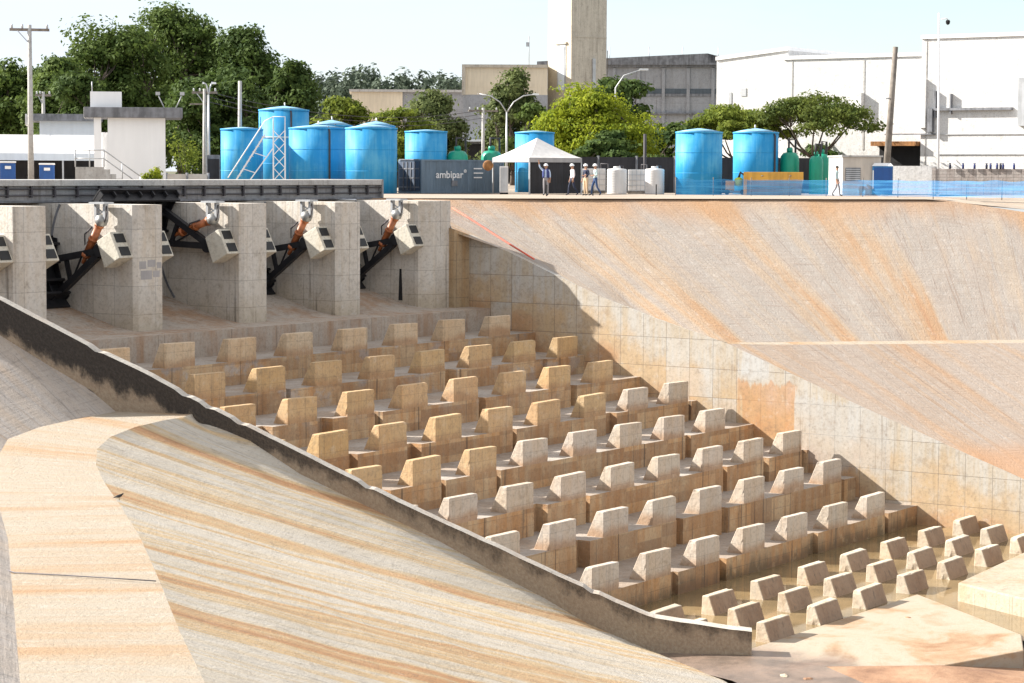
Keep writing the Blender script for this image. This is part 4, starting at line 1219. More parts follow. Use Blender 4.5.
# ------------------------------------------------------------------ fences, skip, sheds
def net_fence(pts, h, label):
    o = thing('mesh_fence', label, 'fence', pts[0], 0)
    b = Vector(pts[0])
    m = MB()
    P, L = resample(pts, 60)
    r = random.Random(4)
    tops = [h * (0.93 + 0.10 * mnoise.noise(Vector((i * .35, 1, 0)))) for i in range(61)]
    for i in range(60):
        p, q = P[i] - b, P[i+1] - b
        m.face([p + Vector((0, 0, .03)), q + Vector((0, 0, .03)), q + Vector((0, 0, tops[i+1])), p + Vector((0, 0, tops[i]))], None, 0, True)
    m.build('netting', M['net'], o)
    for i in range(0, 61, 6):
        p = P[i] - b
        s = MB(); s.tube([tuple(p + Vector((.04, .04, -.1))), tuple(p + Vector((.04, .04, h * 1.06)))], .025, 6); s.build('stake', M['wood'], o)
net_fence([(116.312, 67.961, 13.7), (117.975, 64.641, 13.7), (119.491, 61.535, 13.7), (120.08, 58.009, 13.7), (120.013, 53.665, 13.7), (119.395, 50.128, 13.7), (119.188, 46.878, 13.7)], 1.0, 'low blue plastic mesh fence along the top of the right bank')

def panel_fence(pts, h, label, mat, name='fence', cat='fence', postmat='slab_grey', gap=2.4):
    o = thing(name, label, cat, pts[0], 0)
    b = Vector(pts[0]); m = MB()
    for a, c in zip(pts, pts[1:]):
        a, c = Vector(a) - b, Vector(c) - b
        m.bar(a + Vector((0, 0, h / 2)), c + Vector((0, 0, h / 2)), .05, h)
    m.build('panel', M[mat], o)
    P, L = resample(pts, max(2, int(sum((Vector(c) - Vector(a)).length for a, c in zip(pts, pts[1:])) / gap)))
    for p in P:
        p = p - b
        s = MB(); s.box(p.x - .06, p.x + .06, p.y - .08, p.y + .08, 0, h + .08); s.build('post', M[postmat], o)
    return o
panel_fence([(125.93, 82.32, 13.7), (130.347, 75.86, 13.7), (134.551, 71.488, 13.7), (137.307, 69.234, 13.7)], 2.32, 'tall black mesh fence behind the white drums and blue tanks', 'cloth_dark')
panel_fence([(107.711, 100.08, 13.7), (109.206, 97.894, 13.7)], 1.1, 'low pale panel fence right of the white cabin', 'beige', 'fence')

def skip(loc, rz, L, h):
    o = thing('skip', 'grey skip with an orange-yellow upper rim behind the blue mesh fence', 'skip', loc, rz)
    m = MB()
    m.hexa([(.12, .1, 0), (L - .12, .1, 0), (L - .12, 1.6, 0), (.12, 1.6, 0), (.02, 0, h * .62), (L - .02, 0, h * .62), (L - .02, 1.7, h * .62), (.02, 1.7, h * .62)])
    m.build('body', M['grey_steel'], o)
    m = MB(); m.box(0, L, -.05, .03, h * .62, h); m.box(0, L, 1.67, 1.75, h * .62, h); m.box(L - .06, L, .03, 1.67, h * .62, h); m.box(0, .06, .03, 1.67, h * .62, h)
    m.build('rim', M['yellow'], o, bevel=.015)
    m = MB(); m.box(-.08, .12, -.09, .06, 0, h); m.build('corner_post', M['yellow'], o)
    m = MB()
    for x in (L * .3, L * .78): m.lathe([(.06, 0), (.06, .05)], 10, (x, -.09, h * .82))
    m.build('lug', M['slab_grey'], o)
    m = MB(); m.box(.1, L - .1, -.02, .09, h * .30, h * .36); m.build('rib', M['slab_grey'], o)
skip(*((121.678, 66.331, 13.7), -1.0824, 3.467, 1.38))
def pump(loc, rz):
    o = thing('pump_set', 'small yellow and green pump set between the two right-hand blue tanks', 'pump', loc, rz)
    m = MB(); m.box(-.45, .1, 0, .6, .25, .85); m.build('housing', M['yellow'], o, bevel=.04)
    m = MB(); m.lathe([(.05, .5), (.24, .55), (.26, .95), (.1, 1.05)], 16, (.35, .2, 0)); m.build('motor', M['hivis'], o)
    m = MB(); m.tube([(.35, .2, 1.0), (.45, .2, 1.35), (.75, .2, 1.15), (.8, .2, .3)], .08, 8); m.build('pipe', M['cable'], o)
    m = MB(); m.box(-.5, .8, -.05, .65, .12, .25); m.build('frame', M['grey_steel'], o)
    m = MB(); 
    for x in (-.35, .6): m.tube([(x, -.08, .16), (x, .68, .16)], .16, 12)
    m.build('wheel', M['rubber'], o)
pump(*((122.596, 67.653, 13.7), -1.0665))
def shed(loc, rz, wl, wr, h):
    """corner towards the viewer: left wall whitened as sunlit, beige right wall with a louvre"""
    o = thing('site_cabin', 'small flat-roofed beige cabin, its left wall whitened as sunlit, with a louvred window', 'cabin', loc, rz)
    m = MB(); m.box(0, wr, 0, wl, 0, h); m.build('wall', M['beige'], o)
    m = MB(); m.box(-.03, -.002, -.02, wl + .02, 0, h); m.build('lit_end_wall', M['white_wall'], o)  # sheet whitened to stand for sun on the left wall
    m = MB(); m.box(-.1, wr + .1, -.1, wl + .1, h + .004, h + .1); m.build('roof', M['kerb'], o)
    m = MB(); m.box(wr * .06, wr * .46, -.03, -.002, h * .38, h * .72); f = m.build('window', M['slab_grey'], o)
    m = MB()
    for i in range(6): m.box(wr * .07, wr * .45, -.06, -.031, h * (.40 + i * .053), h * (.43 + i * .053))
    m.build('louvre', M['galv'], f)
    m = MB(); m.box(wr * .55, wr * .88, -.025, -.002, 0.05, h * .80); m.build('door', M['beige'], o)
shed(*((125.44, 61.718, 13.7), -0.8336, 3.0, 2.35, 2.3))
def toilet(loc, rz, w, h, label):
    o = thing('portable_toilet', label, 'toilet', loc, rz, 'portable toilets')
    m = MB(); m.box(-w/2, w/2, 0, w, .08, h - .12); m.build('cabin', M['toilet_side'], o, bevel=.03)
    m = MB(); m.box(-w/2 + .10, w/2 - .02, -.03, -.001, .12, h - .2); m.build('door', M['toilet'], o, bevel=.01)
    m = MB(); m.hexa([(-w/2 - .04, -.05, h - .12), (w/2 + .04, -.05, h - .12), (w/2 + .04, w + .05, h - .12), (-w/2 - .04, w + .05, h - .12), (-w/2 + .12, .12, h + .06), (w/2 - .12, .12, h + .06), (w/2 - .12, w - .12, h + .06), (-w/2 + .12, w - .12, h + .06)]); m.build('roof', M['white'], o)
    m = MB(); m.box(-w/2 + .015, -w/2 + .085, -.02, -.001, .4, h * .8); m.build('sign_strip', M['white'], o)
    return o
for a in [((126.777, 59.762, 13.7), -1.1301, 1.2, 1.89, 'dark blue portable toilet with a white roof beside the beige cabin')]: toilet(*a)

def block_wall(a, b, h, label, mat, extra=None, th=.2):
    a, b = Vector(a), Vector(b)
    d = b - a
    rz = math.atan2(d.y, d.x)
    o = thing('boundary_wall', label, 'wall', tuple(a), rz)
    L = d.length
    m = MB(); m.box(0, L, 0, th, 0, h); m.build('wall', M[mat], o)
    if mat == 'brick':
        m = MB(); m.box(-.12, .12, -.05, th + .05, 0, h + .08); m.build('pier', M['brick'], o)
    return o
block_wall(*((137.267, 63.964, 13.7), (137.835, 61.357, 13.7), 1.82), 'plain white wall between the blue toilet and the grey block wall', 'white_wall')
block_wall(*((136.438, 60.735, 13.7), (137.6, 52.818, 13.7), 1.64), 'grey concrete-block wall in front of the white factory', 'brick')
for i, p in enumerate([(136.434, 59.641, 15.34), (136.58, 58.823, 15.34), (136.707, 58.102, 15.34), (136.838, 57.352, 15.34), (136.881, 57.102, 15.34), (136.951, 56.698, 15.34), (136.989, 56.48, 15.34), (137.015, 56.325, 15.34), (137.131, 55.643, 15.34)]):
    m = MB(); m.lathe([(.07, 0), (.075, .24), (.03, .30)], 10)
    m.box(-.05, .05, -.05, .05, .30, .36)
    o = m.build('wall_cap', M['navy'] if i % 3 == 0 else M['vest'], None, p)
    tag(o, 'small dark blue bottle standing on top of the grey block wall', 'bottle', 'small dark bottles on the block wall')

# ------------------------------------------------------------------ poles and lamps
def pole(loc, top, r0, r1, name, label, mat, cat='pole'):
    o = thing(name, label, cat, loc, 0)
    m = MB(); m.tube([(0, 0, -.1), tuple(Vector(top) - Vector(loc))], [r0, r1], 12); m.build('shaft', M[mat], o)
    return o
o = pole((137.894, 64.824, 13.7), (138.746, 64.62, 23.257), .24, .17, 'wooden_pole', 'leaning weathered wooden pole in front of the white factory', 'wood')
m = MB(); m.tube([(-.1, 0, 6.2), (.35, -.1, 6.2)], .05, 6); m.build('peg', M['galv'], o)
o = pole((140.795, 62.357, 13.7), (141.413, 62.794, 25.55), .09, .06, 'camera_mast', 'tall thin white mast with a small dome camera', 'white', 'mast')
hh = 11.85
m = MB(); m.tube([(0, 0, hh - .45), (.22, -.30, hh - .40), (.26, -.36, hh - .5)], .035, 6); m.build('bracket', M['white'], o)
m = MB(); m.lathe([(.03, -.32), (.12, -.25), (.15, -.1), (.10, 0)], 14, (.26, -.36, hh - .5)); m.build('camera', M['dark'], o)

def cross_pole(loc, h, rz, label, w=2.0, insul=True):
    o = thing('utility_pole', label, 'pole', loc, rz)
    m = MB(); m.tube([(0, 0, -.2), (0, 0, h)], [.17, .11], 12); m.build('shaft', M['kerb'], o)
    m = MB(); m.box(-w/2, w/2, -.06, .06, h - .32, h - .18); m.build('crossarm', M['wood'], o)
    m = MB(); m.bar((-w * .3, -.04, h - .3), (-.02, -.04, h - .95), .05); m.build('strut', M['galv'], o)
    if insul:
        for x in (-w/2 + .12, -w * .18, w/2 - .12):
            m = MB(); m.lathe([(.03, 0), (.07, .05), (.05, .12), (.07, .16), (.02, .22)], 10, (x, 0, h - .18)); m.build('insulator', M['galv'], o)
    return o
cross_pole((83.745, 87.161, 13.7), 8.7, -0.7654, 'tall concrete utility pole with a wooden crossarm at the far left')
o = cross_pole((112.861, 101.431, 13.7), 6.63, -1.1387, 'utility pole with insulators beside the twin lamp, left of the blue tanks', 1.7)
m = MB(); m.box(-1.0, .2, -.05, .05, 5.59, 5.69); m.build('crossarm', M['wood'], o)
cross_pole((154.279, 108.37, 13.7), 6.53, -0.5584, 'distant utility pole with a crossarm in front of the grey factory wall', 2.6)
cross_pole((114.064, 117.438, 13.7), 6.73, -0.7708, 'thin utility pole behind the small white house', 1.1)
pole((114.131, 99.574, 13.7), (114.487, 99.808, 20.857), .15, .12, 'concrete_pole', 'plain grey concrete pole rising behind the left blue tank', 'kerb')
pole((125.617, 75.671, 13.7), (125.75, 75.774, 17.459), .10, .10, 'vent_pipe', 'black vertical vent pipe between the white drums', 'cable', 'pipe')

def twin_lamp(loc, h, rz, sp, rise, label, head=.35):
    o = thing('street_lamp', label, 'street lamp', loc, rz, 'lamps in the yard')
    m = MB(); m.tube([(0, 0, -.1), (0, 0, h)], [.10, .06], 10); m.build('shaft', M['galv'], o)
    for s in (-1, 1):
        m = MB(); m.tube([(0, 0, h - .05), (s * sp * .25, 0, h + rise * .55), (s * sp * .6, 0, h + rise * .9), (s * sp, 0, h + rise)], .045, 8); a = m.build('arm', M['galv'], o)
        m = MB(); m.hexa([(s * sp - .12, -.12, h + rise - .06), (s * sp + .12 + s * head * .5, -.12, h + rise - .06), (s * sp + .12 + s * head * .5, .12, h + rise - .06), (s * sp - .12, .12, h + rise - .06), (s * sp - .1, -.1, h + rise + .08), (s * sp + .1 + s * head * .5, -.1, h + rise + .05), (s * sp + .1 + s * head * .5, .1, h + rise + .05), (s * sp - .1, .1, h + rise + .08)])
        m.build('lamp_head', M['white'], a)
    return o
twin_lamp((112.255, 100.541, 13.7), 6.21, -0.8404, .28, .75, 'thin pole with two small upturned lamps left of the blue tanks', .2)
twin_lamp((145.447, 99.968, 13.7), 5.9, -0.9684, 2.1, 1.35, 'double-armed street lamp with curved arms in front of the grey factory wall', .5)
def single_lamp(loc, h, rz, label):
    o = thing('street_lamp', label, 'street lamp', loc, rz, 'lamps in the yard')
    m = MB(); m.tube([(0, 0, -.1), (0, 0, h), (.6, 0, h + .9), (1.9, 0, h + 1.35)], [.10, .06, .05, .04], 10); m.build('shaft', M['galv'], o)
    m = MB(); m.box(1.75, 2.4, -.12, .12, h + 1.28, h + 1.42); m.build('lamp_head', M['white'], o)
single_lamp((145.015, 89.941, 13.7), 7.54, -1.0156, 'single-armed street lamp standing among the yellow-green and dark trees')

def wires(a, b, label):
    a, b = Vector(a), Vector(b)
    o = thing('power_line', label, 'power line', tuple(a))
    for k in range(3):
        off = Vector((0.25 * (k - 1), 0.2 * (k - 1), -.32 * k))
        pts = []
        for i in range(15):
            f = i / 14; p = (b - a) * f + off; p.z -= 1.1 * 4 * f * (1 - f); pts.append(tuple(p))
        m = MB(); m.tube(pts, .022, 5); m.build('wire', M['cable'], o)
wires((113.161, 101.663, 20.197), (154.564, 108.591, 20.064), 'three thin sagging power lines running from the utility pole past the tall blue tank')

# ------------------------------------------------------------------ buildings, left
def cabin(loc, rz, w, d, h, over_l, over_r, zr0, zr1, bx0, bx1, bz):
    o = thing('control_house', 'white flat-roofed control house with a grey roof slab and a box on top', 'building', loc, rz)
    m = MB(); m.box(0, w, 0, d, 0, zr0); m.build('wall', M['bright_white'], o)
    m = MB(); m.box(-over_l, w + over_r, -.5, d + .5, zr0 + .003, zr1); rf = m.build('roof', M['slab_grey'], o, bevel=.02)
    m = MB(); m.box(-over_l - .02, -over_l + .003, -.5, d + .5, zr0 + .02, zr1 - .02); m.build('lit_fascia', M['white_wall'], rf)  # slab's left edge whitened, sunlight painted as colour
    m = MB(); m.box(bx0, bx1, .4, 2.4, zr1 + .003, bz); m.build('tank_room', M['bright_white'], rf)
    m = MB(); m.tube([(bx0 + .1, .5, bz), (bx0 + .1, .5, bz + .55)], .03, 6); m.build('aerial', M['galv'], rf)
    for x, t in ((w + over_r - 1.0, -.35), (w + over_r - .35, .35)):
        m = MB(); m.tube([(x, 0, zr1), (x + t, 0, zr1 + .75)], .03, 6); m.box(x + t - .12, x + t + .12, -.08, .08, zr1 + .7, zr1 + .88); m.build('floodlight', M['galv'], rf)
    m = MB(); m.box(-.75, -.35, -.2, .1, 0, zr0); m.build('column', M['bright_white'], o)
    m = MB(); m.box(-.36, -.002, .2, 1.6, .6, zr0 - .8); m.build('porch_wall', M['bright_white'], o)
    return o
cabin(*((93.261, 91.011, 13.7), -0.8069, 3.172, 4.0, 0, 1.28, 0.946, 4.22, 4.8, -0.946, 0.779, 5.68))
def stairs(loc, rz, L, h):
    o = thing('entrance_stair', 'short stair with grey tube handrails in front of the white control house', 'stair', loc, rz)
    m = MB()
    n = 6
    m.box(-1.5, 0, 0, 1.1, 0, h)
    for i in range(n): m.box(L * i / n, L * (i + 1) / n, 0, 1.1, 0, h * (1 - (i + .5) / n))
    m.build('steps', M['kerb'], o)
    m = MB()
    for y in (0.03, 1.05):
        for z in (.45, .9):
            m.tube([(-1.5, y, h + z), (0, y, h + z), (L, y, z + .1)], .03, 6)
        for f in (0, .5, 1): m.tube([(L * f, y, h * (1 - f)), (L * f, y, h * (1 - f) + .9 + .1 * f)], .03, 6)
        m.tube([(-1.5, y, h), (-1.5, y, h + .9)], .03, 6); m.tube([(-.75, y, h), (-.75, y, h + .9)], .03, 6)
    m.build('handrail', M['galv'], o)
stairs(*((88.77, 86.92, 13.7), -0.7985, 1.91, 1.48))
def small_house(loc, rz, w, d, h, zr):
    o = thing('small_house', 'small white house with a grey sloping roof behind the long marquee', 'house', loc, rz)
    m = MB(); m.box(0, w, 0, d, 0, h); m.build('wall', M['blue_wall'], o)
    m = MB(); m.hexa([(-.8, -.5, h + .003), (w + .4, -.5, h + .003), (w + .4, d + .5, h + .003), (-.8, d + .5, h + .003), (-.6, -.4, zr), (w + .3, -.4, zr), (w + .3, d + .4, zr), (-.6, d + .4, zr)]); m.build('roof', M['slab_grey'], o)
    m = MB(); m.box(-.03, -.002, .8, 1.5, h * .45, h * .8); m.build('window', M['glass'], o)
    m = MB(); m.box(.4, .9, -.03, -.002, h * .5, h * .8); m.build('window', M['glass'], o)
    m = MB(); m.box(-.9, -.805, -.5, d + .5, h - .25, zr - .02); m.build('gable_board', M['white_wall'], o)
small_house(*((106.787, 110.314, 13.7), -0.7775, 3.652, 5, 4.5, 4.96))
def marquee(loc, rz, L, d, he, hr):
    o = thing('marquee', 'long low white marquee with a blue-grey valance at the far left', 'tent', loc, rz)
    m = MB(); m.sweep([(0, he), (d, he), (d * .55, hr), (d * .45, hr)][::-1], 0, L); m.build('roof', M['white'], o)
    m = MB(); m.box(0, L, -.02, .02, he - .42, he - .003); m.build('valance', M['blue_wall'], o)
    m = MB(); m.box(0, L, d - .03, d, 0, he - .4); m.build('back_cloth', M['cloth_dark'], o)
    m = MB()
    for x in (L * .22, L * .62): m.bar((x, -.015, he - .4), (x + .25, d * .45, hr + .02), .05)
    m.build('seam', M['galv'], o)
    for i in range(5):
        x = .1 + (L - .2) * i / 4
        m = MB(); m.box(x - .05, x + .05, 0, .1, 0, he - .42); m.build('leg', M['galv'], o)
marquee(*((92.074, 101.63, 13.7), -0.765, 7.864, 6, 2.29, 3.39))
for a in [((92.232, 97.845, 13.7), -0.7559, 0.85, 'blue cubicle under the marquee left of the utility pole', 1.7), ((93.486, 96.012, 13.7), -0.7717, 0.85, 'blue cubicle with a white top under the marquee right of the utility pole', 1.6)]:
    o = thing('blue_cubicle', a[3], 'cubicle', a[0], a[1], 'blue cubicles under the marquee')
    m = MB(); m.box(-a[2] / 2, a[2] / 2, 0, a[2], 0, a[4]); m.build('body', M['toilet'], o, bevel=.04)
    m = MB(); m.box(-a[2] / 2 - .03, a[2] / 2 + .03, -.03, a[2] + .03, a[4] + .003, a[4] + .10); m.build('lid', M['white'], o, bevel=.03)
    m = MB(); m.box(-a[2] * .2, a[2] * .2, -.03, -.001, a[4] * .8, a[4] * .9); m.build('label_plate', M['white'], o)
pf = thing('dark_box', 'dark green box cabinet left of the blue tanks', 'cabinet', (110.156, 98.281, 13.7), -0.8421)
m = MB(); m.box(-.42, .42, 0, .8, 0.08, 2.31); m.build('case', M['slab_grey'], pf, bevel=.02)
m = MB(); m.box(-.36, .36, -.025, -.001, .2, 2.06); m.build('door', M['cloth_dark'], pf)

# ------------------------------------------------------------------ buildings, centre and right
def tower(loc, rz, wl, wr, h):
    o = thing('tower', 'tall square concrete tower with a cream left face and a grey right face', 'tower', loc, rz)  # left and right faces coloured as sunlit and shaded
    m = MB(); m.box(0, wr, 0, wl, 0, h); m.build('shaft', M['tower_grey'], o)
    m = MB(); m.box(-.06, -.003, 0, wl, 0, h); f = m.build('left_face', M['tower_lit'], o)  # thin sheet in the sunlit tone over the shaft
    z0, z1 = [10.67, 15.89]
    m = MB(); m.box(-.14, -.063, wl * .22, wl * .58, z0, z1); w = m.build('window', M['galv'], f)
    m = MB(); m.box(-.20, -.145, wl * .27, wl * .53, z0, z1 - .3); m.build('pane', M['blue_wall'], w)
    m = MB(); m.box(-.30, -.063, wl * .16, wl * .64, z1 + .002, z1 + .2); m.build('hood', M['tower_grey'], f)
    m = MB(); m.box(wr * .58, wr * .66, -.22, -.003, 0, h * .42); m.build('duct', M['galv'], o)
    m = MB(); m.box(.02, wr - .02, -.05, -.002, h * .49, h * .495); m.build('string_course', M['tower_grey'], o)
    m = MB(); m.bar((wr + .003, .5, h * .42), (wr + .9, .5, h * .42), .08); m.bar((wr + .003, .5, h * .36), (wr + .9, .5, h * .36), .08); m.bar((wr + .5, .5, h * .33), (wr + .5, .5, h * .45), .06); m.build('bracket', M['wood'], o)
tower(*((220.664, 142.752, 13.7), -0.3766, 4.61, 4.9, 34))
def factory_grey(loc, rz, L, d, he, hp, xp, z_mid):
    o = thing('grey_factory', 'long grey concrete factory with a low gabled dark roof behind the trees', 'building', loc, rz)
    m = MB(); m.box(0, L, 0, d, 0, he - .3); m.build('wall', M['shed_grey'], o)
    m = MB(); m.sweep([(0, 0)], 0, 0) if False else None
    m.prism([(0, -.4), (L, -.4), (L, d), (0, d)], he - .297, [he, he, he + .2, he])
    i = len(m.v)
    m.hexa([(-.4, -.8, he + .003), (L + .6, -.8, he + .003), (L + .6, d, he + .003), (-.4, d, he + .003), (-.4, -.8, he + .45), (xp, -.8, hp), (xp, d, hp), (-.4, d, he + .45)])
    m.hexa([(xp + .003, -.8, he + .25), (L + .6, -.8, he + .1), (L + .6, d, he + .1), (xp + .003, d, he + .25), (xp + .003, -.8, hp), (L + .6, -.8, he + .35), (L + .6, d, he + .35), (xp + .003, d, hp)])
    m.build('roof', M['slab_grey'], o)
    m = MB()
    for i in range(9): m.box(L * i / 8 - .2, L * i / 8 + .2, -.25, -.003, 0, he - .4)
    m.build('column', M['shed_grey'], o)
    m = MB(); m.box(0, L, -.12, -.004, z_mid, z_mid + .35); m.box(0, L, -.5, -.004, z_mid - 2.3, z_mid - 2.1); m.build('beam', M['slab_grey'], o)
    m = MB(); m.box(.4, L - .4, -.06, -.003, z_mid + .36, z_mid + 1.0); m.build('window', M['glass'], o)
    m = MB()
    for x in (L * .35, L * .55, L * .72, L * .9): m.tube([(x, .5, he), (x, .5, he + 2.4)], .05, 6)
    m.build('aerial', M['galv'], o)
factory_grey(*((250.387, 166.794, 13.7), -1.0765, 25.565, 30, 15.2, 16.66, 21.652, 11.16))
def cream_block(loc, rz, L, d, h, z_lo):
    o = thing('cream_block', 'cream flat-roofed upper storey left of the tower, above a grey wall', 'building', loc, rz)
    m = MB(); m.box(0, L, 0, d, z_lo, h); m.build('wall', M['cream'], o)
    m = MB(); m.box(0, L, -.02, d, 0, z_lo - .003); m.build('lower_wall', M['shed_grey'], o)
    m = MB(); m.box(-.15, L + .1, -.25, d, h + .003, h + .35); m.box(-.15, .25, -.25, -.003, z_lo, h); m.build('frame', M['tower_grey'], o)
    m = MB(); m.box(.5, L - .3, -.03, -.003, z_lo + .9, z_lo + 2.5); m.build('window', M['cream'], o)
    m = MB(); m.box(.2, L, -1.5, -.025, 4.76, 5.01); m.build('awning', M['blue_wall'], o)
    m = MB(); m.box(.5, L - .4, -.4, -.025, .2, 4.48); m.build('opening', M['dark'], o)
    m = MB(); m.tube([(L * .78, .3, h + .3), (L * .78, .3, h + 3.6)], .05, 6); m.box(L * .78 - .35, L * .78 + .05, .25, .35, h + 2.4, h + 2.9); m.build('aerial', M['galv'], o)
cream_block(*((213.72, 152.907, 13.7), -0.9658, 9.569, 8, 13.14, 10.07))
m = MB(); 
def low_far(loc, rz, L, d, h):
    o = thing('low_building', 'low cream and grey building half hidden behind the light green trees', 'building', loc, rz)
    m = MB(); m.box(0, L * .42, 0, d, 0, h); m.build('wall', M['cream'], o)
    m = MB(); m.box(L * .42 + .01, L, .3, d, 0, h); m.build('side_wall', M['shed_grey'], o)
    m = MB(); m.box(-.4, L + .4, -.4, d, h + .003, h + .35); m.build('roof', M['kerb'], o)
low_far(*((260.2, 205.739, 13.7), -0.9138, 17.217, 12, 12.7))

def white_factory(parts, opening, label):
    o = thing('white_factory', label, 'building', parts[0][0], 0)
    b = Vector(parts[0][0])
    for (loc, y0, y1, x1, h) in parts:
        # facade on the plane x = loc.x facing -x, running from y0 down to y1
        X = loc[0] - b.x
        h0, h1 = h if isinstance(h, tuple) else (h, h)         # roofline at the far and the near end
        ya, yb = y1 - b.y, y0 - b.y
        m = MB(); m.hexa([(X, ya, 0), (X + x1, ya, 0), (X + x1, yb, 0), (X, yb, 0), (X, ya, h1), (X + x1, ya, h1), (X + x1, yb, h0), (X, yb, h0)]); w = m.build('wall', M['white_wall'], o)
        ya -= .05; yb += .05
        m = MB(); m.hexa([(X - .12, ya, h1 + .003), (X + x1, ya, h1 + .003), (X + x1, yb, h0 + .003), (X - .12, yb, h0 + .003), (X - .12, ya, h1 + .28), (X + x1, ya, h1 + .28), (X + x1, yb, h0 + .28), (X - .12, yb, h0 + .28)]); m.build('parapet', M['white'], w)
    return o, b
WF, wb = white_factory([((158.0, 71.45, 13.7), 71.45, 59.54, 30, 11.23), ((158.6, 71.45, 13.7), 83.15, 71.43, 30, 10.01), ((159.2, 82.65, 13.7), 89.41, 83.13000000000001, 30, (10.13, 10.75))], None, 'large plain white factory with stepped flat rooflines filling the right background')
def on_facade(name, y0, y1, z0, z1, out, mat, X=158.0, parent=None):
    m = MB(); m.box(X - out - wb.x, X - .004 - wb.x, y1 - wb.y, y0 - wb.y, z0, z1)
    return m.build(name, M[mat], parent or WF)
for a in [('opening', 75.01, 71.69, 0.0, 3.67, 0.08000000000000006, 'dark', 158.6), ('awning', 75.26, 71.61, 3.38, 3.71, 1.1, 'rust', 158.6), ('pipe_rack', 70.33, 64.26, 5.95, 6.13, 0.35, 'slab_grey'), ('duct', 70.73, 70.37, 4.4, 6.09, 0.45, 'slab_grey'), ('downpipe', 70.29, 70.17, 5.43, 7.41, 0.3, 'slab_grey'), ('downpipe', 69.07, 68.97, 5.71, 7.17, 0.3, 'slab_grey'), ('hood', 71.49, 70.97, 4.7, 8.24, 0.3, 'white_wall'), ('hood', 63.77, 63.2, 4.79, 8.24, 0.4, 'galv'), ('cable_tray', 74.28, 70.25, 4.19, 4.29, 0.2, 'slab_grey', 158.0), ('cable_tray', 70.17, 62.9, 4.19, 4.23, 0.08, 'galv'), ('cable_tray', 70.17, 62.9, 2.73, 2.79, 0.08, 'galv'), ('downpipe', 76.45, 76.33, 3.09, 9.84, 0.03, 'kerb', 158.6), ('hood', 76.74, 76.37, 5.71, 7.37, 0.5, 'white_wall', 158.6), ('downpipe', 71.09, 71.03, 1.97, 11.19, 0.03, 'kerb'), ('downpipe', 82.48, 82.39, 6.92, 9.98, 0.03, 'kerb', 158.6), ('window', 87.19, 86.75, 7.3, 7.92, 0.05, 'galv', 159.2), ('window', 88.26, 88.03, 6.53, 7.62, 0.05, 'galv', 159.2)]: on_facade(*a)

# ------------------------------------------------------------------ trees
def leaf_quads(mb, c, rad, n, size, r, flat=1.0):
    for _ in range(n):
        d = Vector((r.gauss(0, 1), r.gauss(0, 1), r.gauss(0, 1)))
        if d.length < 1e-3: continue
        d.normalize()
        k = (r.random() ** 0.45)
        p = Vector((c[0] + d.x * rad[0] * k, c[1] + d.y * rad[1] * k, c[2] + d.z * rad[2] * k))
        nm = (d + Vector((r.uniform(-.8, .8), r.uniform(-.8, .8), r.uniform(-.2, 1.0)))).normalized()
        u = nm.orthogonal().normalized(); w = nm.cross(u)
        a = r.uniform(0, 6.28)
        u2 = u * math.cos(a) + w * math.sin(a); w2 = nm.cross(u2)
        s = size * r.uniform(.55, 1.25)
        s2 = s * r.uniform(.45, .8)
        mb.face([p - u2 * s, p + w2 * s2 * .8 , p + u2 * s, p - w2 * s2])

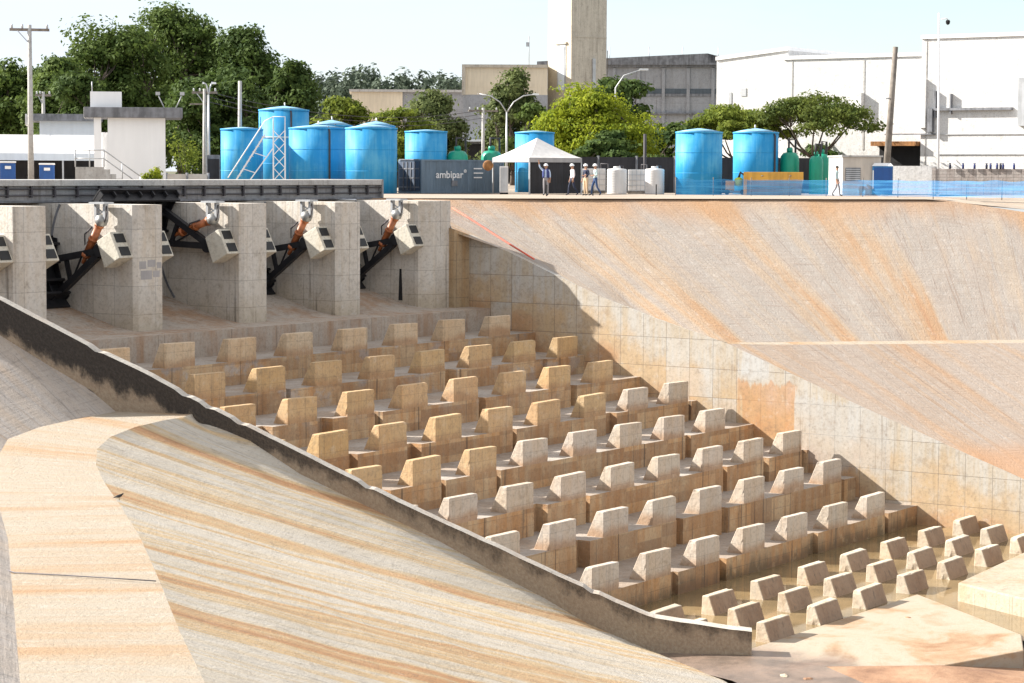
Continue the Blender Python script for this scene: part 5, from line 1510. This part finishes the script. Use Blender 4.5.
def tree(loc, w, h, trunk_h, label, leaf, seed, n_blob=26, leaves=5200, size=.26, umbrella=False, group=None, sparse=1.0, dep=None, name='tree'):
    r = random.Random(seed)
    o = thing(name, label, 'tree', loc, r.uniform(0, .2), group)
    ch = h - trunk_h
    tk = MB()
    tr = max(.10, h * .022)
    lean = r.uniform(-.04, .04) * h
    fork = Vector((lean * .5, 0, trunk_h * (0.9 if umbrella else 1.0)))
    tk.tube([(0, 0, -.3), (lean * .25, 0, trunk_h * .5), tuple(fork)], [tr * 1.4, tr * 1.05, tr * .95], 9)
    cr = MB()
    blobs = []
    dd = dep or w
    for i in range(n_blob):
        a = i * 2.39996 + r.uniform(-.5, .5); q = math.sqrt((i + .5) / n_blob) * r.uniform(.85, 1.08)
        q *= .86 + .42 * mnoise.noise(Vector((math.cos(a) * 1.4, math.sin(a) * 1.4, seed * 3.1)))
        x, y = math.cos(a) * q * w * .43, math.sin(a) * q * dd * .43
        if umbrella:
            dome = 1 - (q ** 2) * .50
            z = trunk_h + ch * (dome * r.uniform(.66, .96) + .02)
            rad = (w * r.uniform(.07, .13), dd * r.uniform(.07, .13), ch * r.uniform(.07, .13))
        else:
            zz = r.random() ** .8
            prof = math.sin(math.pi * min(1, max(0.04, zz * .78 + .20))) ** .5
            x *= prof; y *= prof
            z = trunk_h * .8 + ch * (zz * (.84 + .22 * mnoise.noise(Vector((x / w * 4, y / w * 4, seed * 1.7)))) + .03)
            k_ = r.choice((.7, .85, 1.0, 1.15))
            rad = (w * r.uniform(.10, .19) * k_, dd * r.uniform(.10, .19) * k_, ch * r.uniform(.06, .13) * k_)
        blobs.append((Vector((x, y, z)), rad))
    n_main = 7 if umbrella else 5
    mains = []
    for i in range(n_main):
        a = 2 * math.pi * (i + r.uniform(-.25, .25)) / n_main
        e = Vector((math.cos(a) * w * .24, math.sin(a) * dd * .24, trunk_h + ch * r.uniform(.38, .58)))
        mid = fork.lerp(e, .5) + Vector((r.uniform(-.03, .03) * w, 0, -.07 * ch))
        tk.tube([tuple(fork), tuple(mid), tuple(e)], [tr * .62, tr * .45, tr * .30], 7)
        mains.append(e)
    for i, (c, rad) in enumerate(blobs):
        leaf_quads(cr, c, rad, int(leaves / len(blobs) * r.uniform(.6, 1.4) * sparse), size, r)
        b = min(mains, key=lambda q: (q - c).length)
        mid = b.lerp(c, .5) + Vector((r.uniform(-.02, .02) * w, r.uniform(-.02, .02) * w, -.03 * ch))
        tk.tube([tuple(b), tuple(mid), tuple(c)], [tr * .26, tr * .17, tr * .07], 5)
    for _ in range(int(leaves * .05)):
        c, rad = r.choice(blobs)
        d = Vector((r.gauss(0, 1), r.gauss(0, 1), r.gauss(0, .7))).normalized()
        leaf_quads(cr, (c.x + d.x * rad[0] * 1.15, c.y + d.y * rad[1] * 1.15, c.z + d.z * rad[2] * 1.15), (size, size, size), 2, size * .8, r)
    tk.build('trunk', M['bark'], o)
    cr.build('crown', LEAF[leaf], o)
    return o
for a in [((152.98, 156.459, 13.7), 7.443, 10.79, 0.65, 'rounded mid-green tree behind the small white house roof', 'mid', 27, {'n_blob': 46, 'leaves': 13000, 'size': 0.26}), ((162.058, 164.503, 13.7), 10.023, 12.3, 0.98, 'mid-green bushy tree directly behind the far-left utility pole', 'mid', 26, {'n_blob': 56, 'leaves': 17000, 'size': 0.26}), ((163.741, 172.7, 13.7), 13.113, 13.18, 1.32, 'mid-green bushy tree at the far left edge behind the marquee', 'mid', 1, {'n_blob': 70, 'leaves': 22000, 'size': 0.27}), ((142.471, 155.839, 13.7), 7.309, 8.75, 0.7, 'lighter green tree cut by the left picture edge', 'light', 2, {'n_blob': 44, 'leaves': 12000, 'size': 0.24}), ((175.13, 170.257, 13.7), 15.13, 18.0, 1.8, 'large mid-green tree behind the white control house', 'mid', 3, {'n_blob': 70, 'leaves': 22000, 'size': 0.27}), ((188.215, 172.439, 13.7), 19.174, 21.28, 2.13, 'tallest dense tree, its top cut by the picture edge', 'mid', 4, {'n_blob': 95, 'leaves': 32000, 'size': 0.28}), ((187.658, 162.595, 13.7), 12.3, 16.99, 1.36, 'dark dense tree behind the leftmost blue tank', 'dark', 5, {'n_blob': 70, 'leaves': 22000, 'size': 0.27}), ((184.213, 153.421, 13.7), 8.485, 13.2, 1.06, 'small dark tree at the right end of the dense trees', 'dark', 6, {'n_blob': 50, 'leaves': 13000, 'size': 0.26}), ((144.346, 144.214, 13.7), 10.435, 10.35, 0.62, 'dark green understorey tree behind the small white house', 'dark', 16, {'n_blob': 50, 'leaves': 13000, 'size': 0.25}), ((154.998, 137.519, 13.7), 14.261, 10.63, 0.53, 'dark understorey tree behind the twin lamp pole', 'dark', 17, {'n_blob': 60, 'leaves': 18000, 'size': 0.26}), ((154.206, 122.689, 13.7), 8.01, 8.23, 1.23, 'light green tree behind the wide blue tank', 'light', 7, {'n_blob': 60, 'leaves': 15000, 'size': 0.2}), ((150.334, 114.139, 13.7), 6.948, 7.15, 1.07, 'light green tree behind the tank at the bridge end', 'light', 8, {'n_blob': 46, 'leaves': 11000, 'size': 0.2}), ((165.865, 121.627, 13.7), 8.557, 8.94, 1.34, 'grey-green tree behind the flat-topped blue tank', 'grey', 9, {'n_blob': 54, 'leaves': 12000, 'size': 0.2}), ((187.127, 127.841, 13.7), 8.45, 11.71, 1.41, 'grey-green tree in front of the cream upper storey', 'grey', 10, {'n_blob': 50, 'leaves': 11000, 'size': 0.22}), ((170.972, 114.16, 13.7), 6.685, 7.73, 0.77, 'dull green tree left of the yellow-green tree', 'mid', 18, {'n_blob': 30, 'leaves': 5000, 'size': 0.28}), ((189.481, 117.292, 13.7), 8.687, 12.15, 1.82, 'dark green tree right of the tower', 'dark', 11, {'n_blob': 36, 'leaves': 8000, 'size': 0.3}), ((140.666, 89.195, 13.7), 11.259, 7.53, 1.66, 'broad yellow-green tree behind the walking people', 'yellow', 12, {'n_blob': 110, 'leaves': 30000, 'size': 0.15, 'umbrella': False}), ((149.422, 87.048, 13.7), 6.431, 5.4, 0.54, 'dark low tree between the yellow-green tree and the flat-crowned one', 'dark', 13, {'n_blob': 34, 'leaves': 6500, 'size': 0.24}), ((136.288, 84.937, 13.7), 6.957, 4.61, 0.46, 'dark leafy undergrowth tree beneath the yellow-green crown', 'dark', 19, {'n_blob': 30, 'leaves': 6000, 'size': 0.24}), ((151.955, 83.344, 13.7), 10.021, 6.32, 2.15, 'flat-crowned yellowish tree behind the two right-hand blue tanks', 'light', 14, {'n_blob': 60, 'leaves': 14000, 'size': 0.15, 'umbrella': True}), ((151.472, 76.944, 13.7), 11.833, 7.02, 2.67, 'wide umbrella-shaped tree with bare dark limbs before the white factory', 'acacia', 15, {'n_blob': 90, 'leaves': 13000, 'size': 0.14, 'umbrella': True}), ((159.311, 79.692, 13.7), 8.035, 3.87, 0.19, 'dark hedge-like tree below the umbrella-shaped crown', 'dark', 20, {'n_blob': 30, 'leaves': 6000, 'size': 0.24})]: tree(*a[:7], **a[7])

def far_wood(pts, label):
    r = random.Random(21); m = MB()
    for (x, y, z, w, h) in pts:
        for k in range(9):
            leaf_quads(m, (x + r.uniform(-.4, .4) * w, y + r.uniform(-.3, .3) * w, z + h * r.uniform(.25, .95)), (w * .22, w * .22, h * .14), 130, .8, r)
        m.tube([(x, y, z), (x, y, z + h * .6)], [.5, .2], 6)
    o = m.build('far_wood', LEAF['far'])
    tag(o, 'distant line of trees on the horizon between the dense trees and the cream building', 'trees', kind='stuff')
far_wood([(524.4, 427.4, 13.7, 14.2, 30.7), (539.1, 438.0, 13.7, 9.5, 29.0), (553.2, 445.8, 13.7, 11.3, 32.5), (536.4, 429.5, 13.7, 9.9, 29.3), (499.4, 398.7, 13.7, 14.5, 28.0), (573.9, 454.8, 13.7, 13.5, 32.4), (521.1, 411.8, 13.7, 13.4, 28.6), (499.9, 392.2, 13.7, 10.3, 28.6), (580.8, 453.4, 13.7, 14.3, 33.2), (498.6, 385.9, 13.7, 12.0, 28.1), (539.9, 417.5, 13.7, 9.7, 28.6), (507.7, 389.2, 13.7, 14.4, 27.9), (495.7, 378.7, 13.7, 12.2, 28.7), (505.0, 384.0, 13.7, 14.5, 27.9), (541.5, 408.6, 13.7, 9.6, 28.2), (517.3, 387.9, 13.7, 14.7, 27.0), (560.8, 419.3, 13.7, 9.9, 29.2), (611.7, 454.3, 13.7, 9.7, 30.2), (608.4, 448.2, 13.7, 12.7, 32.8), (542.6, 399.0, 13.7, 12.5, 27.9), (512.7, 373.3, 13.7, 14.2, 27.4), (554.9, 402.2, 13.7, 14.9, 29.3), (506.6, 365.2, 13.7, 11.0, 25.6), (529.7, 379.9, 13.7, 10.9, 27.8), (577.9, 412.9, 13.7, 13.7, 31.4), (596.2, 423.8, 13.7, 12.0, 29.8)], '')
def shrub(loc, w, h, label, leaf, seed):
    r = random.Random(seed); o = thing('shrub', label, 'shrub', loc)
    m = MB()
    for k in range(9): leaf_quads(m, (r.uniform(-.38, .38) * w, r.uniform(-.3, .3) * w, h * r.uniform(.3, .8)), (w * .2, w * .2, h * .25), 90, .11, r)
    m.build('foliage', LEAF[leaf], o)
    t = MB()
    for k in range(5): t.tube([(0, 0, 0), (r.uniform(-.3, .3) * w, r.uniform(-.2, .2) * w, h * .7)], [.03, .01], 5)
    t.build('stem', M['bark'], o)
for a in [((91.686, 86.208, 13.7), 1.51, 1.61, 'small round yellow-green bush at the foot of the white control house', 'yellow', 3), ((113.657, 103.82, 13.7), 2.908, 4.39, 'loose light green bush between the control house and the utility pole', 'light', 4), ((131.184, 92.402, 13.7), 4.174, 2.6, 'dark green bush behind the green domed tanks', 'mid', 5)]: shrub(*a)
# ------------------------------------------------------------------ people
def person(loc, rz, label, pose, shirt, trousers, helmet, vest=None, height=1.74):
    """one continuous skinned figure; materials follow the clothing"""
    J = {
     'pelvis': (0, 0, .98), 'waist': (0, 0, 1.12), 'chest': (0, 0, 1.34), 'neck': (0, 0, 1.50), 'head': (0, -.015, 1.62), 'crown': (0, -.01, 1.72),
     'hipL': (-.095, 0, .93), 'kneeL': (-.105, -.01, .51), 'ankL': (-.11, .02, .09), 'toeL': (-.12, -.15, .045),
     'hipR': (.095, 0, .93), 'kneeR': (.105, -.01, .51), 'ankR': (.11, .02, .09), 'toeR': (.12, -.15, .045),
     'shL': (-.19, 0, 1.43), 'elL': (-.24, .02, 1.15), 'wrL': (-.25, -.06, .90), 'haL': (-.25, -.09, .80),
     'shR': (.19, 0, 1.43), 'elR': (.24, .02, 1.15), 'wrR': (.25, -.06, .90), 'haR': (.25, -.09, .80)}
    J.update(pose)
    k = height / 1.74
    rad = {'pelvis': .135, 'waist': .125, 'chest': .15, 'neck': .055, 'head': .095, 'crown': .07, 'hipL': .095, 'hipR': .095, 'kneeL': .065, 'kneeR': .065, 'ankL': .045, 'ankR': .045,
           'toeL': .04, 'toeR': .04, 'shL': .065, 'shR': .065, 'elL': .048, 'elR': .048, 'wrL': .032, 'wrR': .032, 'haL': .034, 'haR': .034}
    E = [('pelvis','waist'),('waist','chest'),('chest','neck'),('neck','head'),('head','crown'),('pelvis','hipL'),('hipL','kneeL'),('kneeL','ankL'),('ankL','toeL'),
         ('pelvis','hipR'),('hipR','kneeR'),('kneeR','ankR'),('ankR','toeR'),('chest','shL'),('shL','elL'),('elL','wrL'),('wrL','haL'),('chest','shR'),('shR','elR'),('elR','wrR'),('wrR','haR')]
    # unequal bent fingers and a thumb on each hand
    for s in ('L', 'R'):
        h = Vector(J['ha' + s]); d = (h - Vector(J['wr' + s])).normalized()
        side = d.orthogonal().normalized(); nrm = d.cross(side)
        for i, (o_, l) in enumerate(((-.030, .060), (-.010, .075), (.010, .070), (.030, .055))):
            b = h + side * o_ + d * .01; m_ = b + d * l * .55 + nrm * .004; t = b + d * l * .9 + nrm * .022
            for q, p in (('b', b), ('m', m_), ('t', t)): J[f'f{s}{i}{q}'] = tuple(p); rad[f'f{s}{i}{q}'] = .0095
            E += [('ha' + s, f'f{s}{i}b'), (f'f{s}{i}b', f'f{s}{i}m'), (f'f{s}{i}m', f'f{s}{i}t')]
        b = h - d * .03 + side * .035; t = b + side * .022 + d * .04
        J[f'f{s}4b'], J[f'f{s}4t'] = tuple(b), tuple(t); rad[f'f{s}4b'] = rad[f'f{s}4t'] = .010
        E += [('ha' + s, f'f{s}4b'), (f'f{s}4b', f'f{s}4t')]
    names = list(J)
    idx = {n: i for i, n in enumerate(names)}
    me = bpy.data.meshes.new('body')
    me.from_pydata([tuple(c * k for c in J[n]) for n in names], [(idx[a], idx[b]) for a, b in E], [])
    tmp = bpy.data.objects.new('body', me); COL.objects.link(tmp)
    tmp.modifiers.new('skin', 'SKIN').use_smooth_shade = True
    sk = me.skin_vertices[0].data if me.skin_vertices else None
    if sk is None:
        bm = bmesh.new(); bm.from_mesh(me); bm.verts.layers.skin.verify(); bm.to_mesh(me); bm.free(); sk = me.skin_vertices[0].data
    for n in names:
        fl = rad[n] * k
        sk[idx[n]].radius = (fl * (1.12 if n in ('chest', 'pelvis', 'waist') else 1), fl * (.80 if n in ('chest', 'pelvis', 'waist') else 1))
        sk[idx[n]].use_root = (n == 'pelvis')
    sub = tmp.modifiers.new('sub', 'SUBSURF'); sub.levels = 1; sub.render_levels = 1
    dg = bpy.context.evaluated_depsgraph_get()
    body = bpy.data.meshes.new_from_object(tmp.evaluated_get(dg))
    bpy.data.objects.remove(tmp)
    for m in (M['skin'], M[shirt], M[trousers], M['boots']): body.materials.append(m)
    arm = {s: [Vector(J[j + s]) * k for j in ('sh', 'el', 'wr', 'ha')] for s in 'LR'}
    for p in body.polygons:
        c = p.center
        da = min((c - q).length for s in 'LR' for q in (arm[s][2], arm[s][3]))
        near_arm = min((c - (arm[s][i].lerp(arm[s][i+1], f))).length for s in 'LR' for i in (0, 1) for f in (0, .25, .5, .75, 1))
        if da < .13 * k: mi = 0
        elif near_arm < .075 * k: mi = 1
        elif c.z > 1.47 * k: mi = 0
        elif c.z > 1.0 * k: mi = 1
        elif c.z > .11 * k: mi = 2
        else: mi = 3
        p.material_index = mi; p.use_smooth = True
    o = thing('person', label, 'person', loc, rz)
    b = bpy.data.objects.new('body', body); COL.objects.link(b); b.parent = o
    hd = Vector(J['head']) * k
    # face: nose, eyes, ears
    m = MB(); m.tube([tuple(hd + Vector((0, -.085, .02))), tuple(hd + Vector((0, -.118, -.015)))], [.010, .016], 6); m.build('nose', M['skin'], o)
    for s in (-1, 1):
        m = MB(); m.lathe([(.003, -.008), (.010, 0), (.003, .008)], 8, tuple(hd + Vector((s * .034, -.088, .022)))); m.build('eye', M['dark'], o)
        m = MB(); m.lathe([(.004, -.03), (.016, 0), (.004, .03)], 8, tuple(hd + Vector((s * .097, 0, .0)))); m.build('ear', M['skin'], o)
    m = MB(); m.box(hd.x - .025, hd.x + .025, hd.y - .094, hd.y - .085, hd.z - .05, hd.z - .042); m.build('mouth', M['rust'], o)
    m = MB()
    if helmet == 'hair':
        m.lathe([(.098, .02), (.105, .06), (.085, .115), (.02, .135)], 16, tuple(hd + Vector((0, .012, 0)))); m.build('hair', M['boots'], o)
    else:
        m.lathe([(.15, .045), (.125, .05), (.122, .09), (.095, .15), (.04, .178), (.01, .182)], 18, tuple(hd + Vector((0, -.01, 0)))); m.build('helmet', M[helmet], o)
    if vest:
        m = MB()
        ring = [(.205, .125, 1.00), (.20, .125, 1.12), (.205, .14, 1.30), (.18, .12, 1.44), (.10, .09, 1.50)]
        n = 20
        for (a, b_, z), (a2, b2, z2) in zip(ring, ring[1:]):
            for j in range(n):
                if j in (14, 15): continue            # open down the front
                t0, t1 = 2 * math.pi * j / n, 2 * math.pi * (j + 1) / n
                m.face([(a * math.cos(t0) * k, b_ * math.sin(t0) * k, z * k), (a * math.cos(t1) * k, b_ * math.sin(t1) * k, z * k), (a2 * math.cos(t1) * k, b2 * math.sin(t1) * k, z2 * k), (a2 * math.cos(t0) * k, b2 * math.sin(t0) * k, z2 * k)], None, 0, True)
        v = m.build('vest', M[vest], o, weld=True)
        sd = v.modifiers.new('thick', 'SOLIDIFY'); sd.thickness = .012; sd.offset = 1
    return o
walk = {'kneeL': (-.10, -.16, .52), 'ankL': (-.105, -.20, .10), 'toeL': (-.11, -.37, .06), 'kneeR': (.10, .06, .52), 'ankR': (.105, .30, .14), 'toeR': (.11, .17, .05)}
wave = {'elL': (-.34, -.06, 1.60), 'wrL': (-.38, -.12, 1.86), 'haL': (-.385, -.13, 1.94)}
for (loc, rz, lab, ps, sh, tr, he, ve) in [((107.438, 71.167, 13.7), -1.236, 'person in a navy vest and white helmet raising one arm in front of the canopy', ['wave'], 'shirt_blue', 'grey_cloth', 'white', 'vest'), ((108.274, 69.944, 13.7), -2.197, 'person in a pale shirt and dark trousers at the right edge of the canopy', ['walk'], 'shirt_pink', 'navy', 'white', None), ((109.123, 69.592, 13.7), -1.903, 'person in a navy top and khaki trousers beside the caged tote', ['bend'], 'navy', 'khaki', 'white', None), ((108.575, 68.616, 13.7), -2.307, 'person in a pale shirt and blue jeans walking last in the group', ['walk', 'bend'], 'shirt_teal', 'jeans', 'white', None), ((119.338, 59.094, 13.7), 0.239, 'lone person in a pale green shirt walking past the beige cabin', ['walk'], 'shirt_teal', 'grey_cloth', 'hair', None)]:
    p = {}
    for q in ps: p.update({'walk': walk, 'wave': wave, 'bend': {'elR': (.22, .04, 1.17), 'wrR': (.08, -.19, 1.12), 'haR': (.02, -.24, 1.13)}}[q])
    person(loc, rz, lab, p, sh, tr, he, ve)

# ------------------------------------------------------------------ small things on the banks
m = MB(); m.tube([(91.594, 66.187, 13.252), (91.284, 64.882, 12.738), (90.88, 63.412, 12.143), (90.47, 61.845, 11.514), (90.11, 60.339, 10.92)], .045, 7)
tag(m.build('red_hose', M['red']), 'straight red hose lying down the edge of the right bank, beside the last pier', 'hose')
m = MB(); m.tube([(30.6, 32.972, 7.45), (30.243, 32.318, 7.45), (30.086, 31.882, 7.45), (30.398, 30.989, 7.45), (30.712, 30.008, 7.45), (30.978, 29.1, 7.45)], .013, 6)
tag(m.build('cable', M['faded_cable']), 'thin dark cable lying straight across the pale berm in the left foreground', 'cable')
def bird(loc, rz):
    o = thing('bird', 'small black bird standing on the edge of the pale berm', 'bird', loc, rz)
    m = MB()
    m.tube([(-.34, 0, .15), (-.20, 0, .18), (-.10, 0, .20), (.02, 0, .22), (.12, 0, .255), (.18, 0, .30), (.23, 0, .325), (.27, 0, .32)], [.012, .035, .07, .085, .07, .042, .042, .02], 10)
    o.scale = (.42, .42, .42)
    m.build('body', M['rubber'], o)
    m = MB(); m.tube([(.265, 0, .32), (.33, 0, .305)], [.015, .003], 6); m.build('beak', M['rubber'], o)
    for s in (-1, 1):
        m = MB(); m.tube([(.0, s * .035, .16), (.02, s * .035, .08), (.0, s * .035, .0), (.06, s * .035, .0)], .008, 5); m.build('leg', M['rubber'], o)
        m = MB(); m.tube([(.08, s * .07, .24), (-.08, s * .085, .20), (-.28, s * .05, .15)], [.03, .04, .008], 8); m.build('wing', M['rubber'], o)
bird((38.31, 37.125, 7.43), -0.4022)
r = random.Random(31)
def stone(loc, s, label, seed, mat='mud'):
    rs = random.Random(seed)
    bm = bmesh.new(); bmesh.ops.create_icosphere(bm, subdivisions=2, radius=1)
    for v in bm.verts:
        f = 1 + .25 * mnoise.fractal(v.co * 1.3 + Vector((seed, 0, 0)), 1, 2, 3)
        v.co = Vector((v.co.x * s * f, v.co.y * s * .7 * f, v.co.z * s * .4 * f))
    me = bpy.data.meshes.new('stone'); bm.to_mesh(me); bm.free(); me.materials.append(M[mat])
    o = bpy.data.objects.new('stone', me); COL.objects.link(o); o.location = loc; o.rotation_euler = (0, 0, rs.uniform(0, 6))
    return tag(o, label, 'stone', 'stones on the muddy apron')
for a in [((60.388, 31.368, 0.05), 0.22, 'flat pale stone on the wet floor by the end of the black-stained wall', 1, 'slab'), ((60.421, 30.623, 0.05), 0.2, 'brown stone on the wet floor right of the flat pale stone', 2, 'mud'), ((61.462, 35.745, 0.02), 0.16, 'small stone on the slope foot below the end of the black-stained wall', 3, 'slab'), ((70.709, 32.129, 0.1), 0.13, 'small dark stone on the upper part of the apron', 4, 'mud'), ((87.385, 39.009, 0.05), 0.35, 'rounded stone in the water behind the low blocks near the steps', 5, 'slab')]: stone(*a)
